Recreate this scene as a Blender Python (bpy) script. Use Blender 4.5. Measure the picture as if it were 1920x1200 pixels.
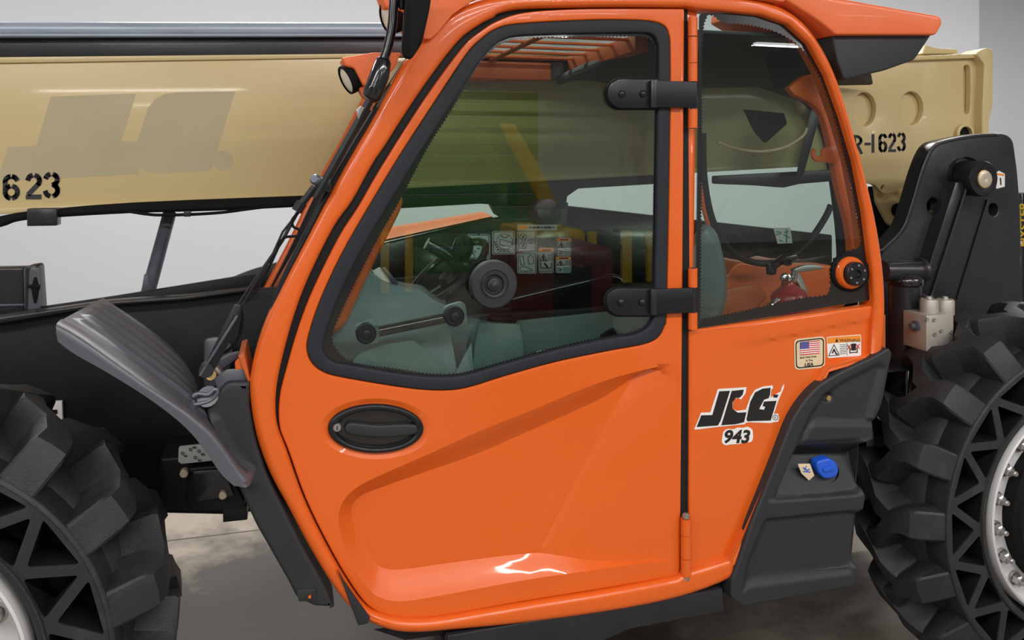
import bpy, bmesh, math, random
from mathutils import Vector, Matrix
from mathutils.geometry import delaunay_2d_cdt
random.seed(7)
SC = bpy.context.scene
for o in list(bpy.data.objects): bpy.data.objects.remove(o)
PI = math.pi
# ---------------------------------------------------------------- camera
YAW = math.radians(15.7); S_, C_ = math.sin(YAW), math.cos(YAW); FPX = 1500.0; HY = 300.0
CAM = Vector((-2.5 * S_, -2.5 * C_, 1.93))
cd = bpy.data.cameras.new('camera'); cam = bpy.data.objects.new('camera', cd); SC.collection.objects.link(cam)
cam.location = CAM; cam.rotation_euler = (PI / 2, 0, -YAW)
cd.sensor_width = 36; cd.lens = FPX / 1920 * 36; cd.shift_y = -(600 - HY) / 1920; cd.clip_start = 0.05; cd.clip_end = 100
SC.camera = cam
# ---------------------------------------------------------------- world, exposure
w = bpy.data.worlds.new('world'); SC.world = w; w.use_nodes = True
w.node_tree.nodes['Background'].inputs[0].default_value = (0.9, 0.95, 1, 1)
w.node_tree.nodes['Background'].inputs[1].default_value = 0.3
SC.view_settings.view_transform = 'Standard'; SC.view_settings.look = 'None'
SC.view_settings.gamma = 1; SC.view_settings.use_curve_mapping = False
SC.view_settings.exposure = 0.16
FLOOR = -0.10; CEIL = 5.8; HANG = 4.3
LAMPS = [(-6.8, -3.0, 2.6), (-3.4, -3.4, 3.0), (0.5, -3.4, 3.0), (4.6, -3.4, 3.0), (-4.6, 3.9, 2.4), (-1.0, 3.9, 2.4), (2.6, 3.9, 2.4), (6.2, 3.9, 2.4), (9.8, 3.9, 2.4),  # first lamp is an unseen extra, added to brighten the boom
         (-2.6, -7.2, 2.6), (2.2, -7.2, 2.6), (6.6, -7.2, 2.6), (9.2, -11.2, 2.4), (3.0, -11.2, 2.4), (-3.0, -11.2, 2.4)]
LAMP_W = 92.0

# ---------------------------------------------------------------- helpers
def ray(px, py):
    a = (px - 960) / FPX; b = (HY - py) / FPX
    return Vector((S_ + a * C_, C_ - a * S_, b))
def at(px, py, Y):
    d = ray(px, py); return CAM + d * ((Y - CAM.y) / d.y)
def atx(px, py, X):
    d = ray(px, py); return CAM + d * ((X - CAM.x) / d.x)
def atz(px, py, Z):
    d = ray(px, py); return CAM + d * ((Z - CAM.z) / d.z)
def ppm(px, Y):                       # metres per pixel at that place
    return ((Y - CAM.y) / ray(px, 300).y) / FPX

MATS = {}
def mat(name, col, rough=0.5, metal=0.0, coat=0.0, var=0.06, vs=6.0, bump=0.0, bs=200.0, emit=None, spec=0.5, wear=None, wcol=(0.3, 0.3, 0.3), wscale=8, wlo=0.62, whi=0.72, aniso=None):
    m = bpy.data.materials.new(name); m.use_nodes = True; nt = m.node_tree; N = nt.nodes; L = nt.links
    b = N['Principled BSDF']; b.inputs['Roughness'].default_value = rough; b.inputs['Metallic'].default_value = metal
    b.inputs['Coat Weight'].default_value = coat; b.inputs['Coat Roughness'].default_value = 0.06
    b.inputs['Specular IOR Level'].default_value = spec
    tc = N.new('ShaderNodeTexCoord'); n = N.new('ShaderNodeTexNoise'); n.inputs['Scale'].default_value = vs; n.inputs['Detail'].default_value = 5
    mp = N.new('ShaderNodeMapping'); L.new(tc.outputs['Object'], mp.inputs[0]); L.new(mp.outputs[0], n.inputs['Vector'])
    if aniso: mp.inputs['Scale'].default_value = aniso
    mx = N.new('ShaderNodeMix'); mx.data_type = 'RGBA'
    mx.inputs[6].default_value = tuple(c * (1 - var) for c in col) + (1,); mx.inputs[7].default_value = tuple(min(1, c * (1 + var)) for c in col) + (1,)
    L.new(n.outputs['Fac'], mx.inputs[0]); out = mx.outputs[2]
    if wear:
        n2 = N.new('ShaderNodeTexNoise'); n2.inputs['Scale'].default_value = wscale; n2.inputs['Detail'].default_value = 8; n2.inputs['Roughness'].default_value = 0.7
        L.new(mp.outputs[0], n2.inputs['Vector'])
        mr = N.new('ShaderNodeMapRange'); mr.inputs[1].default_value = wlo; mr.inputs[2].default_value = whi; mr.inputs[4].default_value = wear
        L.new(n2.outputs['Fac'], mr.inputs[0])
        m2 = N.new('ShaderNodeMix'); m2.data_type = 'RGBA'; m2.inputs[7].default_value = wcol + (1,)
        L.new(mr.outputs[0], m2.inputs[0]); L.new(out, m2.inputs[6]); out = m2.outputs[2]
    L.new(out, b.inputs['Base Color'])
    if bump:
        n3 = N.new('ShaderNodeTexNoise'); n3.inputs['Scale'].default_value = bs; n3.inputs['Detail'].default_value = 3
        L.new(tc.outputs['Object'], n3.inputs['Vector'])
        bp = N.new('ShaderNodeBump'); bp.inputs['Strength'].default_value = bump; bp.inputs['Distance'].default_value = 0.002
        L.new(n3.outputs['Fac'], bp.inputs['Height']); L.new(bp.outputs[0], b.inputs['Normal'])
    if emit:
        b.inputs['Emission Color'].default_value = emit[0] + (1,); b.inputs['Emission Strength'].default_value = emit[1]
    MATS[name] = m; return m
def glass(name, tint, ior=1.5, rough=0.0):
    m = bpy.data.materials.new(name); m.use_nodes = True; nt = m.node_tree; N = nt.nodes; L = nt.links
    N.remove(N['Principled BSDF']); o = N['Material Output']
    t = N.new('ShaderNodeBsdfTransparent'); t.inputs[0].default_value = tint + (1,)
    g = N.new('ShaderNodeBsdfGlossy'); g.inputs['Roughness'].default_value = rough
    f = N.new('ShaderNodeFresnel'); f.inputs[0].default_value = ior
    ge = N.new('ShaderNodeNewGeometry'); mu = N.new('ShaderNodeMath'); mu.operation = 'SUBTRACT'; mu.inputs[0].default_value = 1
    L.new(ge.outputs['Backfacing'], mu.inputs[1])
    mm = N.new('ShaderNodeMath'); mm.operation = 'MULTIPLY'; L.new(f.outputs[0], mm.inputs[0]); L.new(mu.outputs[0], mm.inputs[1])
    s = N.new('ShaderNodeMixShader'); L.new(mm.outputs[0], s.inputs[0]); L.new(t.outputs[0], s.inputs[1]); L.new(g.outputs[0], s.inputs[2])
    L.new(s.outputs[0], o.inputs['Surface']); MATS[name] = m; return m

mat('orange', (0.74, 0.118, 0.007), 0.4, coat=0.5, var=0.05, vs=2.2, bump=0.05, bs=90)
mat('orange_matte', (0.80, 0.16, 0.045), 0.5, coat=0.05, var=0.07, vs=4, bump=0.1, bs=300)
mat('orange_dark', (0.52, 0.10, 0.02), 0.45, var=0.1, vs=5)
mat('cream', (0.66, 0.525, 0.265), 0.3, coat=0.3, var=0.04, vs=1.2, bump=0.06, bs=50, wear=0.35, wcol=(0.32, 0.24, 0.12), wscale=30, wlo=0.70, whi=0.76)
mat('ghost', (0.51, 0.43, 0.27), 0.42, coat=0.12, var=0.10, vs=6, bump=0.06, bs=50)
mat('stencil', (0.03, 0.03, 0.035), 0.55, var=0.3, vs=60)
mat('black_paint', (0.017, 0.018, 0.022), 0.32, coat=0.1, var=0.4, vs=8, bump=0.2, bs=60, wear=0.5, wcol=(0.08, 0.08, 0.085), wscale=40, wlo=0.68, whi=0.8)
mat('chassis', (0.008, 0.009, 0.011), 0.5, var=0.5, vs=8, bump=0.3, bs=40, spec=0.3)
mat('plastic', (0.019, 0.021, 0.025), 0.5, var=0.15, vs=5, bump=0.35, bs=900)
mat('fender', (0.082, 0.086, 0.105), 0.27, var=0.15, vs=7, bump=0.25, bs=800, spec=0.7)
mat('seal', (0.018, 0.021, 0.028), 0.6, spec=0.3, var=0.12, vs=8, bump=0.1, bs=300)
mat('gap', (0.012, 0.011, 0.012), 0.6, spec=0.25)
mat('gloss_black', (0.008, 0.008, 0.01), 0.18, coat=0.4)
mat('satin_black', (0.010, 0.011, 0.014), 0.35, spec=0.35)
mat('rubber', (0.016, 0.017, 0.020), 0.55, var=0.3, vs=7, bump=0.6, bs=260, wear=0.55, wcol=(0.06, 0.06, 0.06), wscale=6, wlo=0.5, whi=0.75)
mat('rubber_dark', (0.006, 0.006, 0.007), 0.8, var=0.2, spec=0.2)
mat('chrome', (0.75, 0.76, 0.78), 0.15, metal=1.0)
mat('steel', (0.42, 0.41, 0.40), 0.38, metal=0.85, var=0.15, vs=30, bump=0.15, bs=150)
mat('steel_blue', (0.38, 0.45, 0.56), 0.32, metal=0.15, var=0.35, vs=10, aniso=(0.3, 4, 4), wear=0.6, wcol=(0.42, 0.48, 0.56), wscale=14, wlo=0.45, whi=0.7)
mat('rod', (0.11, 0.125, 0.16), 0.38, metal=0.5, var=0.5, vs=20)
mat('pin', (0.62, 0.54, 0.42), 0.4, metal=0.5, var=0.15, vs=50)
mat('rim', (0.62, 0.62, 0.62), 0.4, coat=0.1, var=0.06, vs=12)
mat('manifold', (0.42, 0.39, 0.34), 0.45, metal=0.35, var=0.1, vs=40, wear=0.5, wcol=(0.22, 0.18, 0.13), wscale=30)
mat('blue', (0.015, 0.10, 0.62), 0.35)
mat('brass', (0.62, 0.42, 0.18), 0.35, metal=0.9)
mat('white_print', (0.82, 0.82, 0.80), 0.4, var=0.03)
mat('grey_print', (0.42, 0.44, 0.44), 0.45, var=0.03)
mat('label', (0.40, 0.46, 0.45), 0.45, var=0.03)
mat('cream_print', (0.72, 0.58, 0.38), 0.4, var=0.03)
mat('black_print', (0.01, 0.01, 0.012), 0.4, var=0.2)
mat('orange_print', (0.85, 0.27, 0.03), 0.4, var=0.03)
mat('red_print', (0.62, 0.03, 0.03), 0.4)
mat('navy_print', (0.02, 0.03, 0.25), 0.4)
mat('green_print', (0.04, 0.20, 0.06), 0.5)
mat('dash', (0.20, 0.25, 0.26), 0.42, var=0.08, vs=5, bump=0.15, bs=300)
mat('console', (0.13, 0.18, 0.17), 0.45, var=0.08, vs=5, bump=0.15, bs=300)
mat('seat_vinyl', (0.16, 0.20, 0.21), 0.28, var=0.3, vs=6, bump=0.2, bs=12)
mat('maroon', (0.14, 0.018, 0.018), 0.3, coat=0.3)
mat('ext_red', (0.42, 0.012, 0.02), 0.3, coat=0.3)
mat('yellow', (0.68, 0.46, 0.02), 0.4, var=0.08)
mat('green_door', (0.10, 0.30, 0.09), 0.5, var=0.1, vs=2)
mat('lens', (0.75, 0.72, 0.62), 0.15, coat=0.5)
mat('soffit', (0.05, 0.05, 0.06), 0.7)
mat('carton', (0.33, 0.20, 0.09), 0.7, var=0.15)
mat('diffuser', (0.9, 0.9, 0.9), 0.5, emit=((0.95, 0.98, 1.0), 6.0))
mat('wall_paint', (0.50, 0.51, 0.545), 0.85, var=0.03, vs=0.7, bump=0.1, bs=30)
mat('wall_grey', (0.66, 0.68, 0.72), 0.85, var=0.03, vs=0.7, bump=0.1, bs=30)
mat('ceiling_paint', (0.62, 0.62, 0.61), 0.9, var=0.2, vs=1)
mat('concrete', (0.26, 0.225, 0.18), 0.55, var=0.12, vs=2.0, bump=0.25, bs=25, wear=0.85, wcol=(0.09, 0.08, 0.068), wscale=2.4, wlo=0.46, whi=0.66)
mat('joint', (0.08, 0.07, 0.06), 0.9)
glass('glass_side', (0.80, 0.875, 0.85), 1.8)
glass('glass_far', (0.88, 0.915, 0.87), 1.5)
glass('glass_front', (0.80, 0.84, 0.86), 1.5)

# outline helpers, all in photo pixels --------------------------------------
def rnd(pts, r=10, n=5):              # polygon with rounded corners; a point may carry its own radius as third value
    out = []; L = len(pts)
    for i in range(L):
        p = Vector(pts[i][:2]); a = Vector(pts[i - 1][:2]); b = Vector(pts[(i + 1) % L][:2])
        rr = pts[i][2] if len(pts[i]) > 2 else r
        rr = min(rr, (a - p).length * 0.49, (b - p).length * 0.49)
        if rr < 0.3 and r > .3: out.append(tuple(p)); continue
        s = p + (a - p).normalized() * rr; e = p + (b - p).normalized() * rr
        for k in range(n + 1):
            t = k / n; q = s * (1 - t) ** 2 + p * 2 * t * (1 - t) + e * t * t; out.append(tuple(q))
    return out
def sm(pts, closed=False, n=5):       # Catmull-Rom through the points
    P = [Vector(p) for p in pts]; L = len(P); out = []
    rng = range(L) if closed else range(L - 1)
    for i in rng:
        if closed: a, b, c, d = P[i - 1], P[i], P[(i + 1) % L], P[(i + 2) % L]
        else: a, b, c, d = P[max(i - 1, 0)], P[i], P[i + 1], P[min(i + 2, L - 1)]
        for k in range(n):
            t = k / n
            out.append(tuple(0.5 * ((2 * b) + (c - a) * t + (2 * a - 5 * b + 4 * c - d) * t * t + (3 * b - a - 3 * c + d) * t ** 3)))
    if not closed: out.append(tuple(P[-1]))
    return out
def ell(cx, cy, rx, ry=None, n=28, a0=0.0):
    ry = rx if ry is None else ry
    return [(cx + rx * math.cos(a0 + 2 * PI * i / n), cy + ry * math.sin(a0 + 2 * PI * i / n)) for i in range(n)]
def area(L): return 0.5 * sum(L[i - 1][0] * L[i][1] - L[i][0] * L[i - 1][1] for i in range(len(L)))
def offset(loop, d):                  # positive d: to the left of travel (inside, for a counterclockwise loop)
    out = []; n = len(loop)
    for i in range(n):
        a = Vector(loop[i - 1]); p = Vector(loop[i]); b = Vector(loop[(i + 1) % n])
        u = (p - a); v = (b - p)
        if u.length < 1e-9: u = v
        if v.length < 1e-9: v = u
        u = u.normalized(); v = v.normalized(); n1 = Vector((-u.y, u.x)); n2 = Vector((-v.y, v.x)); m = n1 + n2
        if m.length < 1e-6: m = n1
        m = m.normalized(); k = max(0.5, m.dot(n1)); out.append(tuple(p + m * (d / k)))
    return out
def clean(loop, eps=1e-5):
    out = []
    for p in loop:
        if not out or (Vector(p) - Vector(out[-1])).length > eps: out.append(tuple(p))
    if (Vector(out[0]) - Vector(out[-1])).length < eps: out.pop()
    return out
def inside(p, L):
    c = False; x, y = p; j = len(L) - 1
    for i in range(len(L)):
        if (L[i][1] > y) != (L[j][1] > y) and x < (L[j][0] - L[i][0]) * (y - L[i][1]) / (L[j][1] - L[i][1]) + L[i][0]: c = not c
        j = i
    return c
def dist(p, L, closed=True):
    best = 1e9; x, y = p
    for i in range(0 if closed else 1, len(L)):
        ax, ay = L[i - 1]; bx, by = L[i]; dx, dy = bx - ax, by - ay; l = dx * dx + dy * dy
        t = 0 if l == 0 else max(0, min(1, ((x - ax) * dx + (y - ay) * dy) / l))
        q = (x - ax - t * dx) ** 2 + (y - ay - t * dy) ** 2
        if q < best: best = q
    return math.sqrt(best)
def sd(p, L): d = dist(p, L); return d if inside(p, L) else -d
def ss(t): t = max(0.0, min(1.0, t)); return t * t * (3 - 2 * t)

ORIGIN = Vector((0, 0, 0))
class MB:
    def __init__(s): s.V = []; s.F = []; s.M = []
    def add(s, V, F, m):
        o = len(s.V); s.V += [Vector(v) for v in V]; s.F += [tuple(i + o for i in f) for f in F]; s.M += [m] * len(F); return s
    def plate(s, loops, Y, th, m, bev=0.002, bevs=None, seg=2, h=None, extra=(), grid=0, flip=False, wf=None, back=True):
        """Solid plate: px outlines (first outer, others holes) on the plane y=Y, growing back by th. h(px,py): recess of the front."""
        W = []
        for i, L in enumerate(loops):
            q = clean([(v.x, v.z) for v in (at(x, y, Y) for x, y in L)])
            if (area(q) > 0) != (i == 0): q.reverse()
            W.append(q)
        def topx(x, z):                # world -> photo pixel, for the relief function
            d = Vector((x, Y, z)) - CAM; fz = d.x * S_ + d.y * C_; rx = d.x * C_ - d.y * S_
            return (960 + FPX * rx / fz, HY - FPX * d.z / fz)
        def P(x, z, y):
            yy = y + (h(*topx(x, z)) if h else 0)
            v = Vector((x, yy, z)); return wf(v) if wf else v
        fr = []
        for q in W:
            rings = []
            if bevs: bev = bevs[len(fr)]
            for k in range(seg + 1 if bev > 0 else 1):
                a = PI / 2 * k / seg if bev > 0 else 0
                d = bev * (1 - math.cos(a)) if bev > 0 else 0; y = Y + (bev * (1 - math.sin(a)) if bev > 0 else 0)
                rings.append(([tuple(t) for t in offset(q, d)], y))
            n = len(q); V = [wf(Vector((x, Y + th, z))) if wf else Vector((x, Y + th, z)) for x, z in q]; F = []
            for rg, y in rings: V += [P(x, z, y) for x, z in rg]
            for k in range(len(rings)):
                for i in range(n):
                    j = (i + 1) % n; F.append((k * n + i, k * n + j, (k + 1) * n + j, (k + 1) * n + i))
            s.add(V, F, m); fr.append(rings[-1][0])
        pts = []; ed = []
        def addloop(L, closed=True):
            o = len(pts); pts.extend(Vector(p) for p in L)
            for i in range(len(L) - (0 if closed else 1)): ed.append((o + i, o + (i + 1) % len(L)))
        for L in fr: addloop(L)
        for L, cl in extra:
            addloop([(v.x, v.z) for v in (at(x, y, Y) for x, y in L)], cl)
        if grid:
            g = grid; xs = [p[0] for p in loops[0]]; ys = [p[1] for p in loops[0]]; y = min(ys) + g / 2; row = 0
            while y < max(ys):
                x = min(xs) + g / 2 + (g / 2 if row % 2 else 0)
                while x < max(xs):
                    if inside((x, y), loops[0]) and dist((x, y), loops[0]) > g * 0.6 and all(not inside((x, y), L) and dist((x, y), L) > g * 0.6 for L in loops[1:]) and all(dist((x, y), L, cl) > g * 0.4 for L, cl in extra):
                        v = at(x, y, Y); pts.append(Vector((v.x, v.z)))
                    x += g
                y += g * 0.866; row += 1
        V2, _, F2, _, _, _ = delaunay_2d_cdt(pts, ed, [], 0, 1e-6)
        F2 = [f for f in F2]
        keep = []
        for f in F2:
            c = (sum(V2[i].x for i in f) / len(f), sum(V2[i].y for i in f) / len(f))
            if inside(c, fr[0]) and not any(inside(c, L) for L in fr[1:]): keep.append(f)
        s.add([P(v.x, v.y, Y) for v in V2], keep, m)
        if back and th > 0:
            pts = []; ed = []
            for L in W: addloop(L)
            V2, _, F2, _, _, _ = delaunay_2d_cdt(pts, ed, [], 0, 1e-6); keep = []
            for f in F2:
                c = (sum(V2[i].x for i in f) / len(f), sum(V2[i].y for i in f) / len(f))
                if inside(c, W[0]) and not any(inside(c, L) for L in W[1:]): keep.append(tuple(reversed(f)))
            s.add([(wf(Vector((v.x, Y + th, v.y))) if wf else Vector((v.x, Y + th, v.y))) for v in V2], keep, m)
        return s
    def flat(s, L, Y, m, th=0.0006): return s.plate([L], Y, th, m, bev=0, back=False)
    def tube(s, P, r, m, seg=12, closed=False, cap=True, squash=None):
        P = [Vector(p) for p in P]; n = len(P); R = r if isinstance(r, (list, tuple)) else [r] * n
        V = []; F = []; up = None
        for i in range(n):
            a = P[i - 1] if (i > 0 or closed) else P[i]; b = P[(i + 1) % n] if (i < n - 1 or closed) else P[i]
            t = (b - a).normalized()
            if up is None:
                up = Vector((0, 1, 0)) if abs(t.y) < 0.9 else Vector((1, 0, 0))
            u = (up - t * up.dot(t)).normalized(); v = t.cross(u); up = u
            sx, sy = squash if squash else (1, 1)
            for k in range(seg):
                c = 2 * PI * k / seg; V.append(P[i] + u * math.cos(c) * R[i] * sx + v * math.sin(c) * R[i] * sy)
        for i in range(n if closed else n - 1):
            j = (i + 1) % n
            for k in range(seg): l = (k + 1) % seg; F.append((i * seg + k, i * seg + l, j * seg + l, j * seg + k))
        if cap and not closed: F.append(tuple(range(seg - 1, -1, -1))); F.append(tuple((n - 1) * seg + k for k in range(seg)))
        return s.add(V, F, m)
    def lathe(s, c, ax, prof, m, seg=24, a0=0.0):   # prof: (radius, distance along the axis)
        c = Vector(c); ax = Vector(ax).normalized(); u = ax.orthogonal().normalized(); v = ax.cross(u); V = []; F = []
        for r, t in prof:
            for k in range(seg): a = a0 + 2 * PI * k / seg; V.append(c + ax * t + (u * math.cos(a) + v * math.sin(a)) * max(r, 1e-5))
        for i in range(len(prof) - 1):
            for k in range(seg): l = (k + 1) % seg; F.append((i * seg + k, i * seg + l, (i + 1) * seg + l, (i + 1) * seg + k))
        return s.add(V, F, m)
    def box(s, a, b, m, bev=0.004):
        bm = bmesh.new(); bmesh.ops.create_cube(bm, size=1); a = Vector(a); b = Vector(b)
        for v in bm.verts: v.co = Vector(((a.x + b.x) / 2 + v.co.x * (b.x - a.x), (a.y + b.y) / 2 + v.co.y * (b.y - a.y), (a.z + b.z) / 2 + v.co.z * (b.z - a.z)))
        if bev: bmesh.ops.bevel(bm, geom=list(bm.edges), offset=bev, segments=2, profile=0.5, affect='EDGES')
        bm.verts.index_update(); V = [v.co.copy() for v in bm.verts]; F = [tuple(v.index for v in f.verts) for f in bm.faces]; bm.free(); return s.add(V, F, m)
    def hull(s, pts, m, bev=0.0):
        bm = bmesh.new()
        for p in pts: bm.verts.new(p)
        r = bmesh.ops.convex_hull(bm, input=list(bm.verts))
        bmesh.ops.delete(bm, geom=[g for g in r['geom_interior'] if isinstance(g, bmesh.types.BMVert)], context='VERTS')
        bmesh.ops.dissolve_limit(bm, angle_limit=0.02, verts=list(bm.verts), edges=list(bm.edges))
        if bev: bmesh.ops.bevel(bm, geom=list(bm.edges), offset=bev, segments=2, profile=0.5, affect='EDGES')
        bm.verts.index_update(); V = [v.co.copy() for v in bm.verts]; F = [tuple(v.index for v in f.verts) for f in bm.faces]; bm.free(); return s.add(V, F, m)
    def loft(s, secs, m, closed=True, cap=True):
        n = len(secs[0]); V = [v for q in secs for v in q]; F = []
        for i in range(len(secs) - 1):
            for k in range(n if closed else n - 1): l = (k + 1) % n; F.append((i * n + k, i * n + l, (i + 1) * n + l, (i + 1) * n + k))
        if cap and closed: F.append(tuple(range(n - 1, -1, -1))); F.append(tuple((len(secs) - 1) * n + k for k in range(n)))
        return s.add(V, F, m)
    def stroke(s, pts, wd, Y, m, closed=False):     # flat printed line in photo pixels
        n = len(pts)
        for i in range(0 if closed else 1, n):
            a = Vector(pts[i - 1]); b = Vector(pts[i]); d = (b - a)
            if d.length < 1e-6: continue
            d.normalize(); q = Vector((-d.y, d.x)) * wd / 2; e = d * wd * 0.3
            s.add([at(*p, Y) for p in (a - q - e, b - q + e, b + q + e, a + q - e)], [(0, 1, 2, 3)], m)
        return s
    def obj(s, name, parent=None, angle=35, fix=True):
        me = bpy.data.meshes.new(name); org = ORIGIN if parent else Vector((0, 0, 0))
        me.from_pydata([tuple(v - org) for v in s.V], [], s.F)
        names = []
        for m in s.M:
            if m not in names: names.append(m)
        for n in names: me.materials.append(MATS[n])
        me.polygons.foreach_set('material_index', [names.index(m) for m in s.M])
        bm = bmesh.new(); bm.from_mesh(me); bmesh.ops.remove_doubles(bm, verts=list(bm.verts), dist=1e-5)
        if fix: bmesh.ops.recalc_face_normals(bm, faces=list(bm.faces))
        bm.to_mesh(me); bm.free(); me.polygons.foreach_set('use_smooth', [True] * len(me.polygons)); me.set_sharp_from_angle(angle=math.radians(angle)); me.update()
        o = bpy.data.objects.new(name, me); SC.collection.objects.link(o)
        if parent: o.parent = parent
        return o
def thing(name, label, cat, loc, group=None):
    global ORIGIN
    o = bpy.data.objects.new(name, None); SC.collection.objects.link(o); o.location = loc; o['label'] = label; o['category'] = cat
    if group: o['group'] = group
    ORIGIN = Vector(loc); return o
def struct(m, name):
    o = m.obj(name); o['kind'] = 'structure'; return o
def text(s, body, x, y, size, Y, m, shear=0.0, bold=0.0, rot=0.0, persp=0.0, th=0.0):   # px position of the left end of the baseline
    cu = bpy.data.curves.new('t', 'FONT'); cu.body = body; cu.size = 1; cu.shear = shear; cu.offset = bold; cu.resolution_u = 3
    o = bpy.data.objects.new('t', cu); SC.collection.objects.link(o); bpy.context.view_layer.update()
    me = bpy.data.meshes.new_from_object(o.evaluated_get(bpy.context.evaluated_depsgraph_get()))
    c, sn = math.cos(rot), math.sin(rot); V = []
    for v in me.vertices:
        a, b = v.co.x * size, v.co.y * size; V.append(at(x + a * c - b * sn, y - a * sn - b * c if rot else y - b - a * persp, Y))
    s.add(V, [tuple(p.vertices) for p in me.polygons], m)
    bpy.data.objects.remove(o); bpy.data.curves.remove(cu); bpy.data.meshes.remove(me)
# ---------------------------------------------------------------- the room
X0, X1, YF, YB = -9.0, 13.5, -15.0, 8.0
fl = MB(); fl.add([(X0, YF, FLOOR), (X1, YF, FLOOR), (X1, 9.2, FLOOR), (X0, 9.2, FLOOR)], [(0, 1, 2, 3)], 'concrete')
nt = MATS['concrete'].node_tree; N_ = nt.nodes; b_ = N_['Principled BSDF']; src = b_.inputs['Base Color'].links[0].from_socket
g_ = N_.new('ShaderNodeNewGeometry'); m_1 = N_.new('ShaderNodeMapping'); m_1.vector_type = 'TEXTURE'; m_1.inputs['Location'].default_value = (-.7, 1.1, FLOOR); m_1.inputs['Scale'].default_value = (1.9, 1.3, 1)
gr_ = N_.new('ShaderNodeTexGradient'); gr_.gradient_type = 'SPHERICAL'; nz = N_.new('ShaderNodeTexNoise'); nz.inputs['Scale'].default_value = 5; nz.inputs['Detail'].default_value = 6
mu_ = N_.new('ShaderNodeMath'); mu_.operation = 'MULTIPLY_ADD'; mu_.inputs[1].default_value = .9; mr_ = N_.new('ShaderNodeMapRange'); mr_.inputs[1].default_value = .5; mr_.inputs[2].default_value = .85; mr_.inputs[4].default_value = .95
mx_ = N_.new('ShaderNodeMix'); mx_.data_type = 'RGBA'; mx_.inputs[7].default_value = (.035, .029, .024, 1)  # dark patch under the cab: shade and stains put into the floor colour
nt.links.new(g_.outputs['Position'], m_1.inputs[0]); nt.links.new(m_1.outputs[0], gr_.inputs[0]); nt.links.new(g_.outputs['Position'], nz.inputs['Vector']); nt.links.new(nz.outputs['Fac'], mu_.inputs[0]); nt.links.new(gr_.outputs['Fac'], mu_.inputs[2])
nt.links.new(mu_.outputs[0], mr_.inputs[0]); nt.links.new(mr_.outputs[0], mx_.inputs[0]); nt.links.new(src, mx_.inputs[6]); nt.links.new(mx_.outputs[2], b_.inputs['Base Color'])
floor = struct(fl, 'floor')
j = MB()
jy = atz(400, 1004, FLOOR).y
j.box((X0, jy - .006, FLOOR), (X1, jy + .006, FLOOR + .001), 'joint', 0)
j.box((4.6, YF, FLOOR), (4.612, jy - .01, FLOOR + .001), 'joint', 0); j.obj('expansion_joint', floor)
def slab(name, a, b, m):
    q = MB(); q.box(a, b, m, 0); return struct(q, name)
xr = at(1836, 200, YB).x; YB2 = 9.2
slab('wall_back', (X0, YB, FLOOR), (xr, YB2, CEIL), 'wall_paint')
slab('wall_right', (xr, YB2, FLOOR), (X1, YB2 + .2, CEIL), 'wall_grey')
slab('wall_side', (X1, YF, FLOOR), (X1 + .2, YB2, CEIL), 'wall_paint')
slab('wall_left', (X0 - .2, YF, FLOOR), (X0, YB, CEIL), 'wall_paint')
slab('wall_front', (X0, YF - .2, FLOOR), (X1, YF, CEIL), 'wall_grey')
slab('ceiling', (X0, YF, CEIL), (X1, YB2, CEIL + .2), 'ceiling_paint')
for i, (x, y, L) in enumerate(LAMPS):
    t = thing('ceiling_light', 'long white strip light high above the hall floor', 'ceiling light', (x, y, (CEIL if y > 0 else HANG) - .12), 'strip lights under the ceiling'); ZL = CEIL if y > 0 else HANG
    q = MB(); q.box((x - L / 2, y - .1, ZL - .10), (x + L / 2, y + .1, ZL), 'white_print', .01); q.obj('housing', t)
    if y < 0:
        for dx in (-L / 3, L / 3): q = MB(); q.tube([(x + dx, y, ZL - .01), (x + dx, y, CEIL)], .012, 'steel', 8); q.obj('hanger_rod', t)
    q = MB(); q.box((x - L / 2 + .03, y - .075, ZL - .13), (x + L / 2 - .03, y + .075, ZL - .10), 'diffuser', .008); q.obj('diffuser', t)
    ld = bpy.data.lights.new('strip', 'AREA'); ld.shape = 'RECTANGLE'; ld.size = L; ld.size_y = .16; ld.energy = LAMP_W * L / 2.6 * (2.6 if y > 0 else 1.0); ld.color = (1, .97, .945)
    lo = bpy.data.objects.new('strip_light', ld); SC.collection.objects.link(lo); lo.location = (x, y, ZL - .15)
# ================================================================ THE TELEHANDLER
TH = thing('telehandler', 'orange and black telescopic handler with cream boom, parked side on across the whole photo', 'telehandler', (0.2, 0.6, FLOOR))
def part(m, name, parent=None, label=None, angle=35, stuff=False):
    o = m.obj(name, parent or TH, angle)
    if label: o['label'] = label
    if stuff: o['kind'] = 'stuff'
    return o
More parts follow.
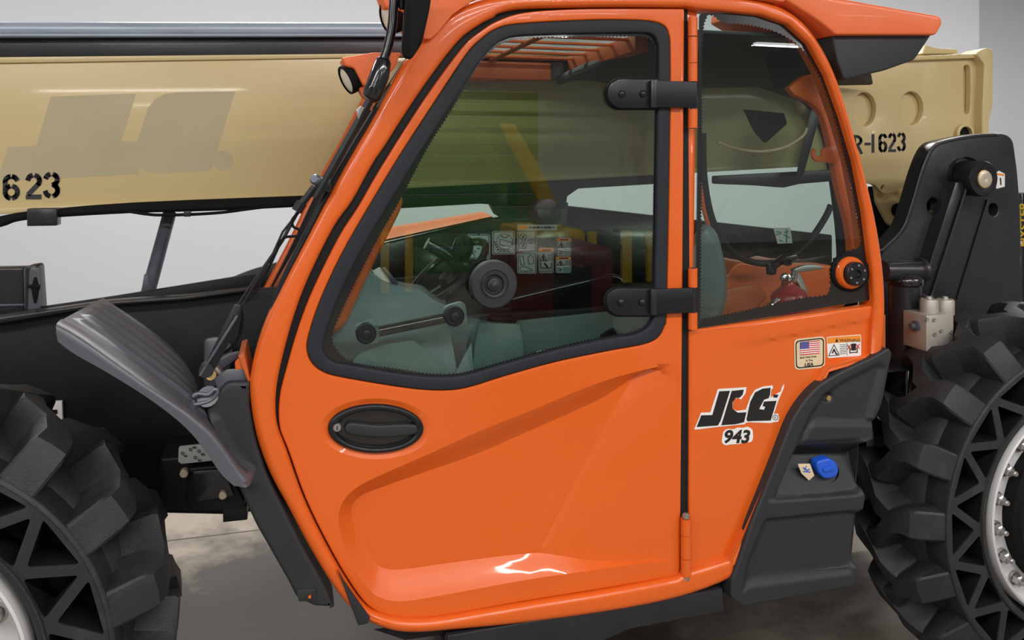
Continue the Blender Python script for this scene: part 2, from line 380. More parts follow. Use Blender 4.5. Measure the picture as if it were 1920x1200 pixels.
# ---- cab frame: outer silhouette of the bent tube, with the door and rear openings
frame_out = sm([(1383, 1063), (1385, 1082), (1300, 1118), (1180, 1146), (1000, 1172), (860, 1186), (765, 1192), (705, 1178), (662, 1150), (622, 1100), (580, 1030), (540, 955),
                (505, 890), (480, 820), (468, 745), (470, 700), (490, 625), (528, 540), (580, 440), (640, 325), (700, 220), (745, 140), (790, 72), (835, 28), (880, 4), (940, -10), (1020, -14), (1200, -14),
                (1380, -10), (1460, 8), (1510, 40), (1547, 90), (1575, 150), (1600, 230), (1630, 340), (1650, 430), (1662, 520), (1664, 600), (1658, 668)], n=4)
frame_out += [(1640, 680), (1600, 690), (1560, 700), (1450, 900), (1383, 1050)]
door_gap = sm([(1288, 12), (1180, 11), (1073, 12), (973, 15), (923, 29), (888, 48), (850, 80), (778, 177), (700, 300), (657, 377), (620, 430), (573, 525), (545, 600), (522, 685), (512, 745), (514, 800),
               (532, 850), (564, 940), (606, 1027), (648, 1100), (683, 1146), (723, 1163), (773, 1169), (840, 1163), (973, 1139), (1140, 1112), (1272, 1087)], n=4) + [(1283, 1078), (1294, 1074), (1372, 1052), (1450, 890), (1550, 690), (1600, 675), (1636, 665),
            (1640, 600), (1642, 560), (1636, 490), (1625, 400), (1606, 300), (1582, 220), (1553, 140), (1520, 80), (1480, 44), (1430, 27), (1370, 21), (1308, 16)]
door_gap = [(x + 5, y + (2 if y < 300 else -2)) if x < 930 else (x, y) for x, y in door_gap]
fr = MB(); fr.plate([frame_out, door_gap], -.03, .085, 'orange', bevs=[.026, .016], seg=6)
cab = part(fr, 'cab_frame', angle=60)
q = MB(); q.plate([[(1283, 8), (1308, 8), (1300, 620), (1296, 1085), (1276, 1087), (1276, 600)]], .012, .05, 'orange', bev=.006); part(q, 'hinge_pillar', cab)
# rubber seal showing in the gap, and the step for it
door_out = sm([(1284, 15), (1180, 15), (1080, 16), (985, 23), (935, 38), (902, 58), (866, 90), (795, 187), (715, 313), (672, 387), (635, 445), (588, 540), (560, 612), (537, 690), (524, 745), (524, 800),
               (541, 846), (573, 935), (616, 1023), (656, 1092), (690, 1136), (728, 1155), (775, 1160), (840, 1154), (973, 1130), (1140, 1103), (1262, 1082)], n=4) + [(1272, 1078), (1276, 1066), (1280, 600)]
q = MB(); q.plate([offset(door_gap[:109], 0)] if False else [sm([(1290, 6), (1180, 5), (1073, 6), (970, 9), (918, 22), (882, 42), (842, 78), (768, 177), (690, 300), (648, 377), (610, 430), (563, 525), (535, 600), (512, 685), (502, 745), (504, 800),
               (522, 852), (554, 945), (596, 1032), (640, 1110), (678, 1154), (720, 1172), (773, 1177), (840, 1172), (973, 1148), (1140, 1120), (1290, 1092)], n=4) + [(1294, 600)],
        [(p[0] + (6 if p[0] < 900 else 0), p[1] + (4 if p[1] < 600 else -6)) for p in door_out[:-2]] + [(1268, 600)]], .006, .03, 'gap', bev=.003)
part(q, 'door_seal', cab)
q = MB(); q.add([at(x, y, -.012 if i in (0, 3) else -.016) for i, (x, y) in enumerate([(632, 1072), (655, 1110), (690, 1170), (672, 1172)])], [(0, 1, 2, 3)], 'plastic')
q = MB(); q.plate([[(634, 1070), (646, 1092), (694, 1160), (690, 1170), (672, 1174), (655, 1130)]], -.04, .012, 'plastic', bev=.003); part(q, 'seal_flap', cab)

# ---- window outlines on the door
seal_out = sm([(1257, 92), (1255, 66), (1247, 49), (1225, 40), (1180, 37), (1107, 37), (973, 44), (930, 54), (901, 74), (873, 104), (800, 214), (750, 291), (695, 382), (640, 478), (600, 565), (580, 625), (576, 655),
               (585, 680), (606, 697), (640, 707), (740, 724), (800, 731), (850, 731), (890, 723), (940, 707), (1040, 679), (1140, 658), (1205, 646), (1233, 634), (1246, 612), (1250, 585), (1254, 400), (1257, 200)], True, 4)
seal_in = sm([(1236, 100), (1234, 80), (1226, 66), (1205, 61), (1107, 62), (985, 66), (950, 72), (925, 87), (897, 120), (835, 214), (785, 291), (730, 382), (672, 480), (632, 565), (608, 635), (608, 662),
              (625, 679), (660, 686), (740, 700), (800, 707), (850, 707), (890, 700), (940, 685), (1040, 658), (1140, 636), (1190, 628), (1214, 616), (1226, 598), (1229, 570), (1232, 400), (1235, 200)], True, 4)
frit_in = sm([(1228, 105), (1226, 84), (1216, 72), (1195, 68), (1107, 69), (990, 71), (945, 80), (918, 98), (893, 128), (848, 204), (800, 280), (752, 372), (706, 452), (655, 552), (628, 612), (623, 637),
              (636, 662), (665, 680), (740, 691), (800, 700), (850, 701), (890, 693), (940, 679), (1040, 652), (1140, 630), (1184, 622), (1208, 611), (1218, 594), (1222, 570), (1225, 400), (1228, 200)], True, 4)
# ---- door with its pressed panel
oloop = sm([(1232, 688), (1170, 703), (1100, 726), (1000, 768), (900, 808), (800, 853), (720, 888), (672, 912), (646, 936), (635, 965), (638, 1000), (655, 1050), (682, 1093), (705, 1116), (740, 1127), (790, 1123), (900, 1103), (1000, 1085), (1120, 1068), (1262, 1048)], n=4)
iloop = sm([(1225, 694), (1150, 748), (1090, 778), (1000, 818), (900, 862), (800, 897), (720, 925), (680, 941), (663, 962), (665, 990), (680, 1025), (702, 1060), (722, 1078), (760, 1080), (860, 1066), (1010, 1049), (1120, 1058), (1255, 1052)], n=4)
olp = oloop + [(1272, 1040), (1272, 690)]; ilp = iloop + [(1266, 1040), (1266, 700)]
crease = [(1188, 728), (1150, 790), (1100, 885), (1055, 975), (1018, 1044)]
DP = .046
def hdoor(x, y):
    r = 0.0
    if inside((x, y), olp) or dist((x, y), oloop, False) < .5:
        if inside((x, y), ilp): r = 1.0
        else:
            a = dist((x, y), oloop, False); b = dist((x, y), iloop, False); r = a / (a + b + 1e-6)
        r = r * .8 + .2 * ss(r)
        xc = 1018 + (1188 - 1018) * (1044 - y) / (1044 - 728)
        if x > xc: r *= max(0.0, min(1.0, (1272 - x) / max(30, 1272 - xc))) * .93
    v = r * DP
    e = math.hypot((x - 705) / 96.0, (y - 804) / 52.0)      # dished collar round the handle
    v += .007 * (1 - ss((e - .93) / .17))
    return v
HH = ell(706, 806, 80, 38, 40)
d = MB(); d.plate([door_out, [(x, y) for x, y in seal_out], HH], bevs=[.006, .006, .001], Y=-.006, th=.045, m='orange', seg=3, h=hdoor, grid=9, extra=[(oloop, False), (iloop, False), (crease, False), (ell(705, 804, 89, 48, 40), True), (ell(705, 804, 105, 57, 40), True)])
if 0: d.plate([door_out, [(x, y) for x, y in seal_out]], -.006, .045, 'orange', bev=.006, seg=3, h=hdoor, grid=9,
                  extra=[(oloop, False), (iloop, False), (crease, False), (ell(705, 804, 89, 48, 40), True), (ell(705, 804, 105, 57, 40), True)])
door = part(d, 'door', None, 'orange cab door with pressed lower panel', angle=18)
q = MB(); q.plate([seal_out, seal_in], -.012, .03, 'seal', bev=.006, seg=3); part(q, 'window_seal', door, 'dark grey rubber seal around the door glass', angle=50)
def teeth(L, a, step=3.2):
    out = []; n = len(L); acc = 0; sgn = 1
    for i in range(n):
        p = Vector(L[i]); b = Vector(L[(i + 1) % n]); dd = (b - p); l = dd.length
        if l < 1e-6: continue
        nrm = Vector((-dd.y, dd.x)).normalized(); k = max(1, int(l / step))
        for t in range(k): out.append(tuple(p + dd * (t / k) + nrm * a * sgn)); sgn = -sgn
    return out
q = MB(); q.plate([offset(seal_in, 3 if area(seal_in) < 0 else -3), teeth(frit_in, 1.4)], .004, .001, 'gloss_black', bev=0); part(q, 'frit_band', door)
q = MB(); q.plate([seal_in], .006, .005, 'glass_side', bev=0); part(q, 'door_glass', door, 'tinted glass of the cab door')
# door handle
q = MB(); q.plate([ell(705, 805, 90, 46, 44), ell(706, 806, 76, 35, 40)], -.014, .03, 'satin_black', bev=.008, seg=4)
q.plate([ell(706, 806, 82, 39, 40)], .004, .004, 'gloss_black', bev=0, grid=8, h=lambda x, y: .03 * ss((1 - math.hypot((x - 706) / 82, (y - 806) / 39)) * 2.2))
dh = part(q, 'handle_surround', door, 'oval black recess of the door handle', angle=60)
q = MB(); q.plate([sm([(648, 800), (660, 793), (705, 798), (750, 796), (780, 797), (786, 806), (780, 815), (740, 820), (700, 821), (660, 816), (648, 810)], True, 4)], -.010, .022, 'plastic', bev=.006, seg=3); part(q, 'handle_lever', door, 'dark grey pull lever', angle=60)
q = MB(); c = at(632, 802, -.012); q.lathe(c, (0, -1, 0), [(.0001, .004), (.010, .004), (.0125, .001), (.0125, -.02)], 'steel'); q.box(c + Vector((-.0015, -.0047, -.006)), c + Vector((.0015, -.0035, .006)), 'black_print', 0); part(q, 'lock_cylinder', door, 'steel key lock')
# strap hinges bolted through the glass
def strap(x0, x1, y0, y1, xe, ye0, ye1):
    cy = (y0 + y1) / 2; r = (y1 - y0) / 2
    L = [(x1, y0)] + [(x0 + r + r * math.cos(a), cy - r * math.sin(a)) for a in [PI / 2 + PI * k / 12 for k in range(13)]] + [(x1, y1)]
    a = MB()
    a.plate([[((p[0] - 4) if p[0] < x1 - 1 else p[0], cy + (p[1] - cy) * 1.1) for p in L]], -.012, .016, 'rubber_dark', bev=.004)
    a.plate([L], -.020, .009, 'satin_black', bev=.002)
    a.plate([rnd([(x1 - 14, y0 + 2), (xe, ye0), (xe, ye1), (x1 - 14, y1 - 2)], 2)], -.030, .014, 'satin_black', bev=.002)
    a.plate([[(x1 - 14, y0 + 2), (x1 - 4, y0 + 1), (x1 - 4, y1 - 1), (x1 - 14, y1 - 2)]], -.034, .012, 'black_paint', bev=.002)
    for px in (x0 + 26, x0 + 66):
        a.lathe(at(px, cy, -.020), (0, -1, 0), [(.0125, 0), (.0115, .006), (.007, .010), (.0001, .011)], 'satin_black', 16)
    return a
part(strap(1140, 1235, 149, 203, 1308, 153, 202), 'hinge_strap', door, 'upper black bolted hinge strap')
part(strap(1138, 1235, 541, 592, 1300, 540, 586), 'hinge_strap', door, 'lower black bolted hinge strap')
for y0, y1 in ((33, 240), (503, 617)):
    q = MB(); n = 4 if y0 < 100 else 3; segs = [(33, 68), (70, 118), (119, 153), (205, 240)] if n == 4 else [(503, 538), (586, 617)]
    for a, b in segs: q.tube([at(1299, a, -.02), at(1299, b, -.02)], .0155, 'orange', 16)
    q.tube([at(1299, y0 - 1, -.02), at(1299, y1 + 1, -.02)], .009, 'black_paint', 12)
    part(q, 'hinge_barrel', door)
q = MB(); 
for a, b in ((972, 1002), (1003, 1045), (1046, 1078)): q.tube([at(1286, a, -.02), at(1286, b, -.02)], .0175, 'orange', 16)
q.tube([at(1286, 962, -.02), at(1286, 1092, -.02)], .008, 'steel', 10); q.lathe(at(1286, 968, -.02), (0, 0, 1), [(.013, -.004), (.013, .006), (.004, .012)], 'steel', 12); q.lathe(at(1286, 1084, -.02), (0, 0, 1), [(.013, -.004), (.013, .008), (.004, .012)], 'steel', 8)
part(q, 'hinge_barrel', door, 'lowest hinge barrel with steel pin')
# rubber stop disc and its bolt
c = at(922, 531, -.004)
q = MB(); R = 45.5 * ppm(922, -.03)
q.lathe(c, (0, -1, 0), [(R * .9, 0), (R, .006), (R, .028), (R * .94, .034), (R * .62, .035), (R * .58, .031), (R * .55, .031), (R * .51, .035), (R * .43, .033), (R * .40, .026), (R * .36, .022), (R * .3, .022), (R * .26, .028), (R * .14, .03), (R * .14, .038), (R * .001, .042)], 'rubber', 40)
part(q, 'door_stop', door, 'round black rubber door stop on the glass', angle=40)
# latch bar inside the glass
for px, py in ((686, 625), (851, 592)):
    q = MB(); c = at(px, py, 0.0); r = 21 * ppm(px, 0)
    q.plate([rnd([(px - 24, py - 16, 16), (px + 12, py - 27, 6), (px + 22, py - 22, 6), (px + 26, py + 10, 8), (px + 24, py + 18, 8), (px - 12, py + 26, 14)], 8)], .011, .010, 'console', bev=.003)
    q.lathe(c, (0, -1, 0), [(r * .9, -.01), (r * .88, .014), (r * .78, .018), (r * .45, .018), (r * .4, .022), (r * .2, .024), (0, .024)], 'satin_black', 24)
    part(q, 'latch_knob', door)
q = MB(); q.tube([at(708, 622, .03), at(836, 596, .03)], .016, 'gloss_black', 14); part(q, 'latch_bar', door)

# ---- side panel under the rear window
side = rnd([(1293, 620, 6), (1636, 572, 8), (1643, 600, 4), (1640, 690, 4), (1560, 690, 2), (1500, 780, 20), (1440, 900, 20), (1388, 1055, 8), (1292, 1077, 6)], 5)
trim = sm([(1297, 690), (1360, 664), (1450, 636), (1540, 620), (1600, 612), (1641, 603)], n=4)
def hside(x, y):
    yc = 690 + (603 - 690) * ss((x - 1297) / 344.0) * .6 + (603 - 690) * .4 * (x - 1297) / 344.0
    pl = [(1297, 672), (1390, 650), (1500, 629), (1645, 599)]
    for (xa, ya), (xb, yb) in zip(pl, pl[1:]):
        if x <= xb or xb == 1645: yc = ya + (yb - ya) * (x - xa) / (xb - xa); break
    k = ss((x - 1330) / 130.0)
    return -.008 * (1 - ss((y - yc + 7) / 7.0)) * k
q = MB(); q.plate([side], -.004, .03, 'orange', bev=.006, seg=3, h=hside, grid=9); sp = part(q, 'side_panel', None, 'orange panel below the rear side window', angle=25)
YD = -.0072 + .008
def onside(y=0): return .004
YP = -.0046                      # the decals lie a hair in front of the recessed field
# flag sticker
q = MB(); q.plate([rnd([(1489, 636), (1547, 630), (1547, 689), (1490, 694)], 9)], YP - .0012, .001, 'cream_print', bev=0)
o1 = rnd([(1491.5, 639), (1545, 633), (1545, 686), (1492.5, 691.5)], 8); o2 = rnd([(1493.5, 641), (1543, 635.3), (1543, 684), (1494.5, 689.2)], 7)
q.plate([o1, o2], YP - .0016, .0004, 'black_print', bev=0)
yf = YP - .0022
def fq(u, v): return (1500 + 37 * u - 0.0 * v, 641.5 - 3.5 * u + 25 * v)
for k in range(13):
    q.add([at(*fq(a, b), yf) for a, b in ((0, k / 13), (1, k / 13), (1, (k + 1) / 13), (0, (k + 1) / 13))], [(0, 1, 2, 3)], 'red_print' if k % 2 == 0 else 'white_print')
q.add([at(*fq(a, b), yf - .0003) for a, b in ((0, 0), (.46, 0), (.46, 7 / 13), (0, 7 / 13))], [(0, 1, 2, 3)], 'navy_print')
for r in range(5):
    for c_ in range(6):
        x, y = fq(.04 + .07 * c_ + (.0 if r % 2 == 0 else .03), .05 + .1 * r); q.add([at(x + dx, y + dy, yf - .0005) for dx, dy in ((0, 0), (.8, 0), (.8, .8), (0, .8))], [(0, 1, 2, 3)], 'white_print')
text(q, 'Built With Pride', 1500, 672.5, 4.7, yf, 'black_print', persp=.09, bold=.02); text(q, 'In The', 1511, 678, 5.0, yf, 'black_print', persp=.09, bold=.02); text(q, 'USA', 1508, 687.5, 9, yf, 'black_print', persp=.09, shear=.2, bold=.035)
part(q, 'flag_sticker', sp, 'cream sticker with a flag reading Built With Pride In The USA')
# warning sticker
q = MB(); q.plate([rnd([(1550, 632), (1614.5, 627), (1614.5, 667), (1552, 671.5)], 3)], YP - .0012, .001, 'white_print', bev=0)
def wq(u, v): return (1551.5 + 62 * u, 633 - 4.6 * u + 37 * v)
def quad(m, f, a, b, c, d_, Y, mt): m.add([at(*f(*p), Y) for p in ((a, b), (c, b), (c, d_), (a, d_))], [(0, 1, 2, 3)], mt)
quad(q, wq, .0, .0, 1, .30, yf, 'orange_print')
q.add([at(*wq(*p), yf - .0003) for p in ((.23, .26), (.33, .26), (.28, .06))], [(0, 1, 2)], 'black_print')
text(q, 'WARNING', 1574, 641, 8.2, yf - .0003, 'black_print', persp=-.0, bold=.01, shear=0)
q.stroke([wq(.04, .93), wq(.36, .93), wq(.2, .38)], 1.3, yf, 'black_print', True); q.stroke([wq(.15, .8), wq(.2, .62), wq(.26, .85), wq(.3, .88)], 2.4, yf, 'black_print')
for k in range(6): q.stroke([wq(.38, .42 + .09 * k), wq(.56, .42 + .09 * k)], .9, yf, 'black_print')
q.stroke([wq(.59, .33), wq(.59, .97)], .7, yf, 'black_print')
q.stroke([wq(.68, .85), wq(.9, .85)], 1.6, yf - .0003, 'black_print'); q.stroke([wq(.68, .6), wq(.68, .88)], 1.6, yf - .0003, 'black_print'); q.stroke([wq(.9, .6), wq(.9, .88)], 1.6, yf - .0003, 'black_print')
q.add([at(*wq(*p), yf - .0003) for p in ((.72, .4), (.86, .4), (.86, .75), (.72, .75))], [(0, 1, 2, 3)], 'black_print')
for u in (.66, .92):
    q.stroke([wq(u - .05, .45), wq(u + .05, .68)], 1.6, yf - .0006, 'red_print'); q.stroke([wq(u + .05, .45), wq(u - .05, .68)], 1.6, yf - .0006, 'red_print')
part(q, 'warning_sticker', sp, 'white and orange warning sticker')
# torn three letter sticker and number
def zz(L, Y, m, q): q.plate([L], Y, .0008, m, bev=0)
q = MB()
def cv(L): return [(1290 + x * 390 / 1671, 600 + y * 280 / 1200) for x, y in L]      # read off an enlarged crop
back = cv([(50, 880), (105, 745), (180, 742), (240, 555), (470, 540), (462, 590), (425, 640), (400, 625), (362, 640), (357, 715), (395, 730), (465, 720), (505, 610), (540, 560), (600, 535), (678, 525), (685, 545), (670, 560), (664, 625), (700, 600), (745, 575), (755, 540), (772, 512), (770, 545), (725, 650), (690, 755), (722, 752), (734, 790), (722, 818), (690, 820), (662, 828), (500, 822), (465, 825), (455, 838), (250, 858), (70, 880)])
zz(back, YP - .0012, 'white_print', q)
zz(cv([(75, 858), (110, 765), (190, 762), (250, 572), (330, 566), (330, 600), (250, 850)][:0] + [(70, 860), (108, 766), (196, 764), (252, 573), (338, 569), (262, 810), (240, 848)]), yf, 'black_print', q)
zz(cv([(268, 846), (352, 570), (448, 560), (440, 600), (415, 625), (385, 625), (358, 660), (357, 712), (388, 735), (400, 745), (470, 742), (450, 822), (380, 838)]), yf, 'black_print', q)
zz(cv([(470, 800), (500, 660), (540, 582), (600, 552), (664, 545), (660, 600), (648, 628), (612, 640), (590, 680), (572, 715), (610, 722), (622, 700), (600, 690), (612, 655), (712, 650), (665, 808), (520, 812), (480, 815)]), yf, 'black_print', q)
zz(cv([(686, 622), (690, 600), (728, 600), (716, 625)]), yf, 'black_print', q)
rc = cv([(703, 784)])[0]; q.plate([ell(*rc, 5.2), ell(*rc, 4.2)], yf, .0004, 'black_print', bev=0); text(q, 'R', rc[0] - 2.3, rc[1] + 2.3, 6.4, yf, 'black_print')
part(q, 'logo_sticker', sp, 'torn black and white JLG sticker')
q = MB()
o = cv([(270, 985), (283, 895), (320, 872), (365, 880), (400, 862), (440, 868), (480, 855), (520, 880), (524, 955), (505, 985), (452, 980), (425, 995), (380, 998), (340, 1000), (300, 1010)]); zz(rnd(o, 4), YP - .0012, 'white_print', q)
text(q, '943', *cv([(280, 985)])[0], 33, yf, 'black_print', shear=.22, bold=.035, persp=-.0)
part(q, 'number_sticker', sp, 'white edged 943 sticker')

# ---- rear side window
rw_out = rnd([(1310, 24, 10), (1400, 24, 30), (1482, 45, 40), (1535, 95, 40), (1578, 190, 60), (1610, 310, 60), (1638, 470, 40), (1640, 562, 8), (1303, 617, 4)], 10)
rw_in = sm([(1320, 46), (1360, 44), (1410, 48), (1460, 62), (1500, 88), (1530, 130), (1555, 190), (1576, 260), (1592, 330), (1606, 400), (1614, 445), (1612, 462), (1600, 468), (1580, 474), (1563, 485), (1556, 505), (1557, 530), (1554, 548),
            (1545, 554), (1500, 560), (1400, 582), (1316, 598), (1313, 590), (1316, 300)], True, 4)
q = MB(); q.plate([rw_out], .004, .005, 'glass_side', bev=0); rw = part(q, 'rear_window', None, 'tinted curved top side window behind the door')
q = MB(); q.plate([offset(rw_out, 1 if area(rw_out) > 0 else -1), teeth(rw_in, 1.5)], .0015, .001, 'gloss_black', bev=0); part(q, 'frit_band', rw)
c = at(1600, 511, -.002); p_ = ppm(1600, 0)
q = MB(); q.plate([ell(1596, 511, 36, 37, 40)], -.008, .012, 'rubber_dark', bev=.005)
q.lathe(at(1592, 511, -.008), (0, -1, 0), [(30 * p_, 0), (30 * p_, .014), (27 * p_, .022), (22 * p_, .022)], 'orange', 36)
q.lathe(at(1593, 511, -.008), (0, -1, 0), [(22 * p_, 0), (22 * p_, .038), (20 * p_, .042), (8 * p_, .042), (7 * p_, .036), (5 * p_, .032), (0, .032)], 'satin_black', 36)
for k in range(6):
    a = k * PI / 3 + .4; q.lathe(at(1593, 511, -.008) + Vector((math.cos(a) * 16 * p_, -.042, math.sin(a) * 16 * p_)), (0, -1, 0), [(.0045, -.002), (.004, .002), (0, .002)], 'steel', 8)
part(q, 'door_catch', rw, 'orange and black round door catch', angle=40)

# ---- roof: shell seen outside at both ends and the grille seen through the glass
q = MB()
q.plate([sm([(798, 72), (812, 68), (850, 28), (890, -2), (960, -30), (1000, -60), (830, -60), (790, -60), (716, -10), (722, 5), (750, 15), (790, 40)], True, 3)], -.02, .75, 'orange_matte', bev=.008)
q = MB()
ra = [(795, 73), (808, 73), (822, 60), (848, 28), (885, 2), (930, -18), (1000, -32), (1000, -70), (780, -70), (760, -40), (765, 20)]
q.plate([rnd(ra, 3)], -.052, .03, 'orange_matte', bev=.004)
q.plate([rnd([(990, -14), (1380, -10), (1470, 4), (1480, -6), (1400, -30), (990, -36)], 3)], -.05, .06, 'orange_matte', bev=.006)
rf = rnd([(1474, 0, 4), (1500, 16, 20), (1535, 38, 20), (1568, 65, 4), (1756, 65, 4), (1768, 43, 8), (1764, 30, 8), (1560, -6, 30), (1476, -20, 5)], 5)
q.plate([rf], -.05, .5, 'orange_matte', bev=.008, seg=3)
roof = part(q, 'roof', None, 'matte orange cab roof cowl')
q = MB(); c1 = [(1560, 64), (1748, 64), (1736, 82), (1716, 112), (1660, 132), (1584, 150), (1572, 120)]
q.plate([rnd(c1, 6)], -.02, .42, 'plastic', bev=.008, seg=3); part(q, 'roof_duct', roof, 'dark plastic duct under the roof overhang')
q = MB(); q.box(at(850, 20, .04) * 0 + Vector((-.42, .0, 2.385)), Vector((.97, .92, 2.40)), 'black_paint', .002)
# roof with an opening over the seat
q = MB()
zt = 2.36
gx0, gx1, gy0, gy1 = -.20, .52, .16, .86
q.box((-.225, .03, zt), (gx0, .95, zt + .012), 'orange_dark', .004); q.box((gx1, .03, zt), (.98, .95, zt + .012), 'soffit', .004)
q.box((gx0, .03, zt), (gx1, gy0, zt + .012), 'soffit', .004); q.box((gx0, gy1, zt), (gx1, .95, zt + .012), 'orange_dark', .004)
part(q, 'roof_panel', roof)
q = MB()
for k in range(5): y = gy0 + (gy1 - gy0) * (k + .5) / 5; q.box((gx0, y - .012, zt - .006), (gx1, y + .012, zt + .003), 'orange', .001)
q.box((gx0 + .34, gy0, zt - .014), (gx0 + .37, gy1, zt - .006), 'orange_dark', .003); q.box((gx1 - .03, gy0, zt - .05), (gx1 + .02, gy1, zt + .01), 'orange_dark', .003)
part(q, 'roof_grille', roof)
q = MB(); q.box((gx0, gy0, zt + .01), (gx1, gy1, zt + .013), 'glass_far', 0); part(q, 'roof_glass', roof)
# inner black headliner sloping to the back and far header
q = MB(); q.hull([at(1085, 150, .88), at(1228, 168, .88), at(1228, 60, .3), at(1190, 75, .35), at(1620, 60, .3), at(1640, 160, .88), at(1100, 115, .88), Vector((.95, .1, 2.37)), Vector((.55, .1, 2.37)), Vector((.55, .9, 2.37)), Vector((.95, .9, 2.37))], 'soffit', .01)
part(q, 'headliner', roof)
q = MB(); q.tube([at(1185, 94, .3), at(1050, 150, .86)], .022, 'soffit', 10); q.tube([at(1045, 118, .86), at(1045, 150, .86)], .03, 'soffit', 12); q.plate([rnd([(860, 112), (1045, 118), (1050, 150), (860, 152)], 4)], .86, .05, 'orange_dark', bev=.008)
part(q, 'header_beam', cab)

# ---- far side of the cab: frame, glass with safety stickers
q = MB(); q.plate([[(470, 725), (500, 590), (600, 400), (700, 200), (760, 110), (1240, 110), (1450, 110), (1530, 170), (1590, 300), (1610, 460), (1610, 640), (700, 720)],
                   sm([(800, 150), (1000, 152), (1225, 162), (1237, 300), (1237, 560), (1150, 575), (900, 590), (640, 600), (560, 600), (555, 560), (640, 400), (740, 220)], True, 3),
                   sm([(1262, 170), (1400, 160), (1475, 178), (1520, 200), (1548, 260), (1560, 330), (1575, 460), (1560, 498), (1450, 500), (1262, 560)], True, 3)], .90, .03, 'satin_black', bev=.006)
part(q, 'far_frame', cab)
q = MB(); q.plate([[(560, 590), (660, 380), (790, 150), (1237, 150), (1237, 580)]], .91, .004, 'glass_far', bev=0); fg = part(q, 'far_window', None, 'far side cab glass carrying safety stickers')
q = MB(); q.plate([[(1255, 160), (1400, 150), (1530, 190), (1590, 480), (1570, 510), (1255, 560)]], .915, .004, 'glass_far', bev=0); part(q, 'far_window', None, 'far side quarter glass behind the seat')
YS = .86
def sticker(x0, y0, x1, y1, kind):
    q = MB(); q.plate([rnd([(x0, y0), (x1, y0), (x1, y1), (x0, y1)], 4)], YS, .001, 'label', bev=0); Y = YS - .002
    w_, h_ = x1 - x0, y1 - y0
    def f(u, v): return (x0 + w_ * u, y0 + h_ * v)
    q.plate([rnd([f(.04, .03), f(.96, .03), f(.96, .97), f(.04, .97)], 3), rnd([f(.07, .055), f(.93, .055), f(.93, .945), f(.07, .945)], 3)], Y + .001, .0005, 'black_print', bev=0)
    B = 'black_print'
    if kind == 'joy':
        cx, cy = f(.5, .3); q.stroke([(cx - 7, cy), (cx + 7, cy)], 1.2, Y, B); q.stroke([(cx, cy - 8), (cx, cy + 8)], 1.2, Y, B)
        for dx, dy in ((-14, 0), (14, 0), (0, -14), (0, 13)): q.stroke([(cx + dx - 2, cy + dy), (cx + dx + 2, cy + dy)], 2, Y, B)
        for u in (.15, .3): q.plate([ell(*f(u, .7), 3), ell(*f(u, .7), 2)], Y, .0004, B, bev=0)
        q.plate([ell(*f(.2, .88), 6), ell(*f(.2, .88), 5)], Y, .0004, B, bev=0)
    elif kind == 'lever':
        q.plate([ell(*f(.55, .45), 15), ell(*f(.55, .45), 14.2)], Y, .0004, B, bev=0)
        q.stroke([f(.35, .35), f(.9, .5), f(.9, .68), f(.35, .58)], 1, Y, B, True); q.stroke([f(.4, .2), f(.5, .28), f(.62, .28), f(.72, .2)], 1.6, Y, B)
        for k in range(4): q.plate([ell(*f(.3 + .16 * k, .84), 3.2), ell(*f(.3 + .16 * k, .84), 2.4)], Y, .0004, B, bev=0)
        for k in range(4): q.stroke([f(.08 + .05 * k, .5 + .1 * k), f(.14 + .05 * k, .48 + .1 * k)], 2.2, Y, B)
    elif kind == 'no':
        for v in (.3, .72):
            c = f(.3, v); q.plate([ell(*c, 7), ell(*c, 6)], Y, .0004, B, bev=0); q.stroke([(c[0] - 5, c[1] - 5), (c[0] + 5, c[1] + 5)], 1, Y, B); q.stroke([(c[0] - 2, c[1] + 3), (c[0] + 2, c[1] - 3)], 2, Y, B)
        q.stroke([f(.58, .4), f(.72, .44), f(.86, .4), f(.86, .58), f(.72, .62), f(.58, .58)], .9, Y, B, True); q.stroke([f(.72, .44), f(.72, .62)], .9, Y, B)
    elif kind == 'boot':
        q.stroke([f(.12, .15), f(.3, .15), f(.38, .55), f(.2, .6)], 1, Y, B, True); q.stroke([f(.12, .7), f(.3, .65), f(.6, .72), f(.82, .86), f(.2, .9)], 1, Y, B, True)
        q.stroke([f(.55, .2), f(.7, .1), f(.85, .2), f(.85, .5), f(.6, .55)], 1, Y, B, True)
    else:
        if kind[0] == 'w': q.add([at(*f(*p), Y - .0005) for p in ((.02, .02), (.98, .02), (.98, .17), (.02, .17))], [(0, 1, 2, 3)], 'orange_print'); q.stroke([f(.25, .1), f(.8, .1)], 2.2, Y - .0009, B)
        q.stroke([f(.1, .52), f(.55, .52), f(.32, .24)], 1.2, Y, B, True); q.stroke([f(.3, .34), f(.34, .48)], 3, Y, B)
        for k in range(5): q.stroke([f(.62, .26 + .06 * k), f(.92, .26 + .06 * k)], .7, Y, B)
        if kind == 'wb': q.stroke([f(.15, .6), f(.15, .8), f(.85, .8), f(.85, .6)], 1.6, Y, B); q.stroke([f(.4, .62), f(.6, .78)], 3.5, Y, B)
        else: q.stroke([f(.15, .7), f(.4, .76), f(.3, .86), f(.15, .84)], 1.5, Y, B)
        for k in range(5): q.stroke([f(.5 if kind != 'wb' else .1, .66 + .055 * k + (.2 if kind == 'wb' else 0)), f(.9, .66 + .055 * k + (.2 if kind == 'wb' else 0))], .6, Y, B) if (kind != 'wb' or k < 2) else None
    return q
for a in ((876, 439, 919, 486, 'joy'), (923, 433, 965, 477, 'lever'), (970, 433, 1006, 471, 'no'), (970, 474, 1006, 513, 'boot'), (1010, 464, 1038, 512, 'wb'), (1044, 446, 1071, 480, 'w'), (1042, 481, 1071, 512, 'w')):
    o = part(sticker(*a), 'safety_sticker', fg)
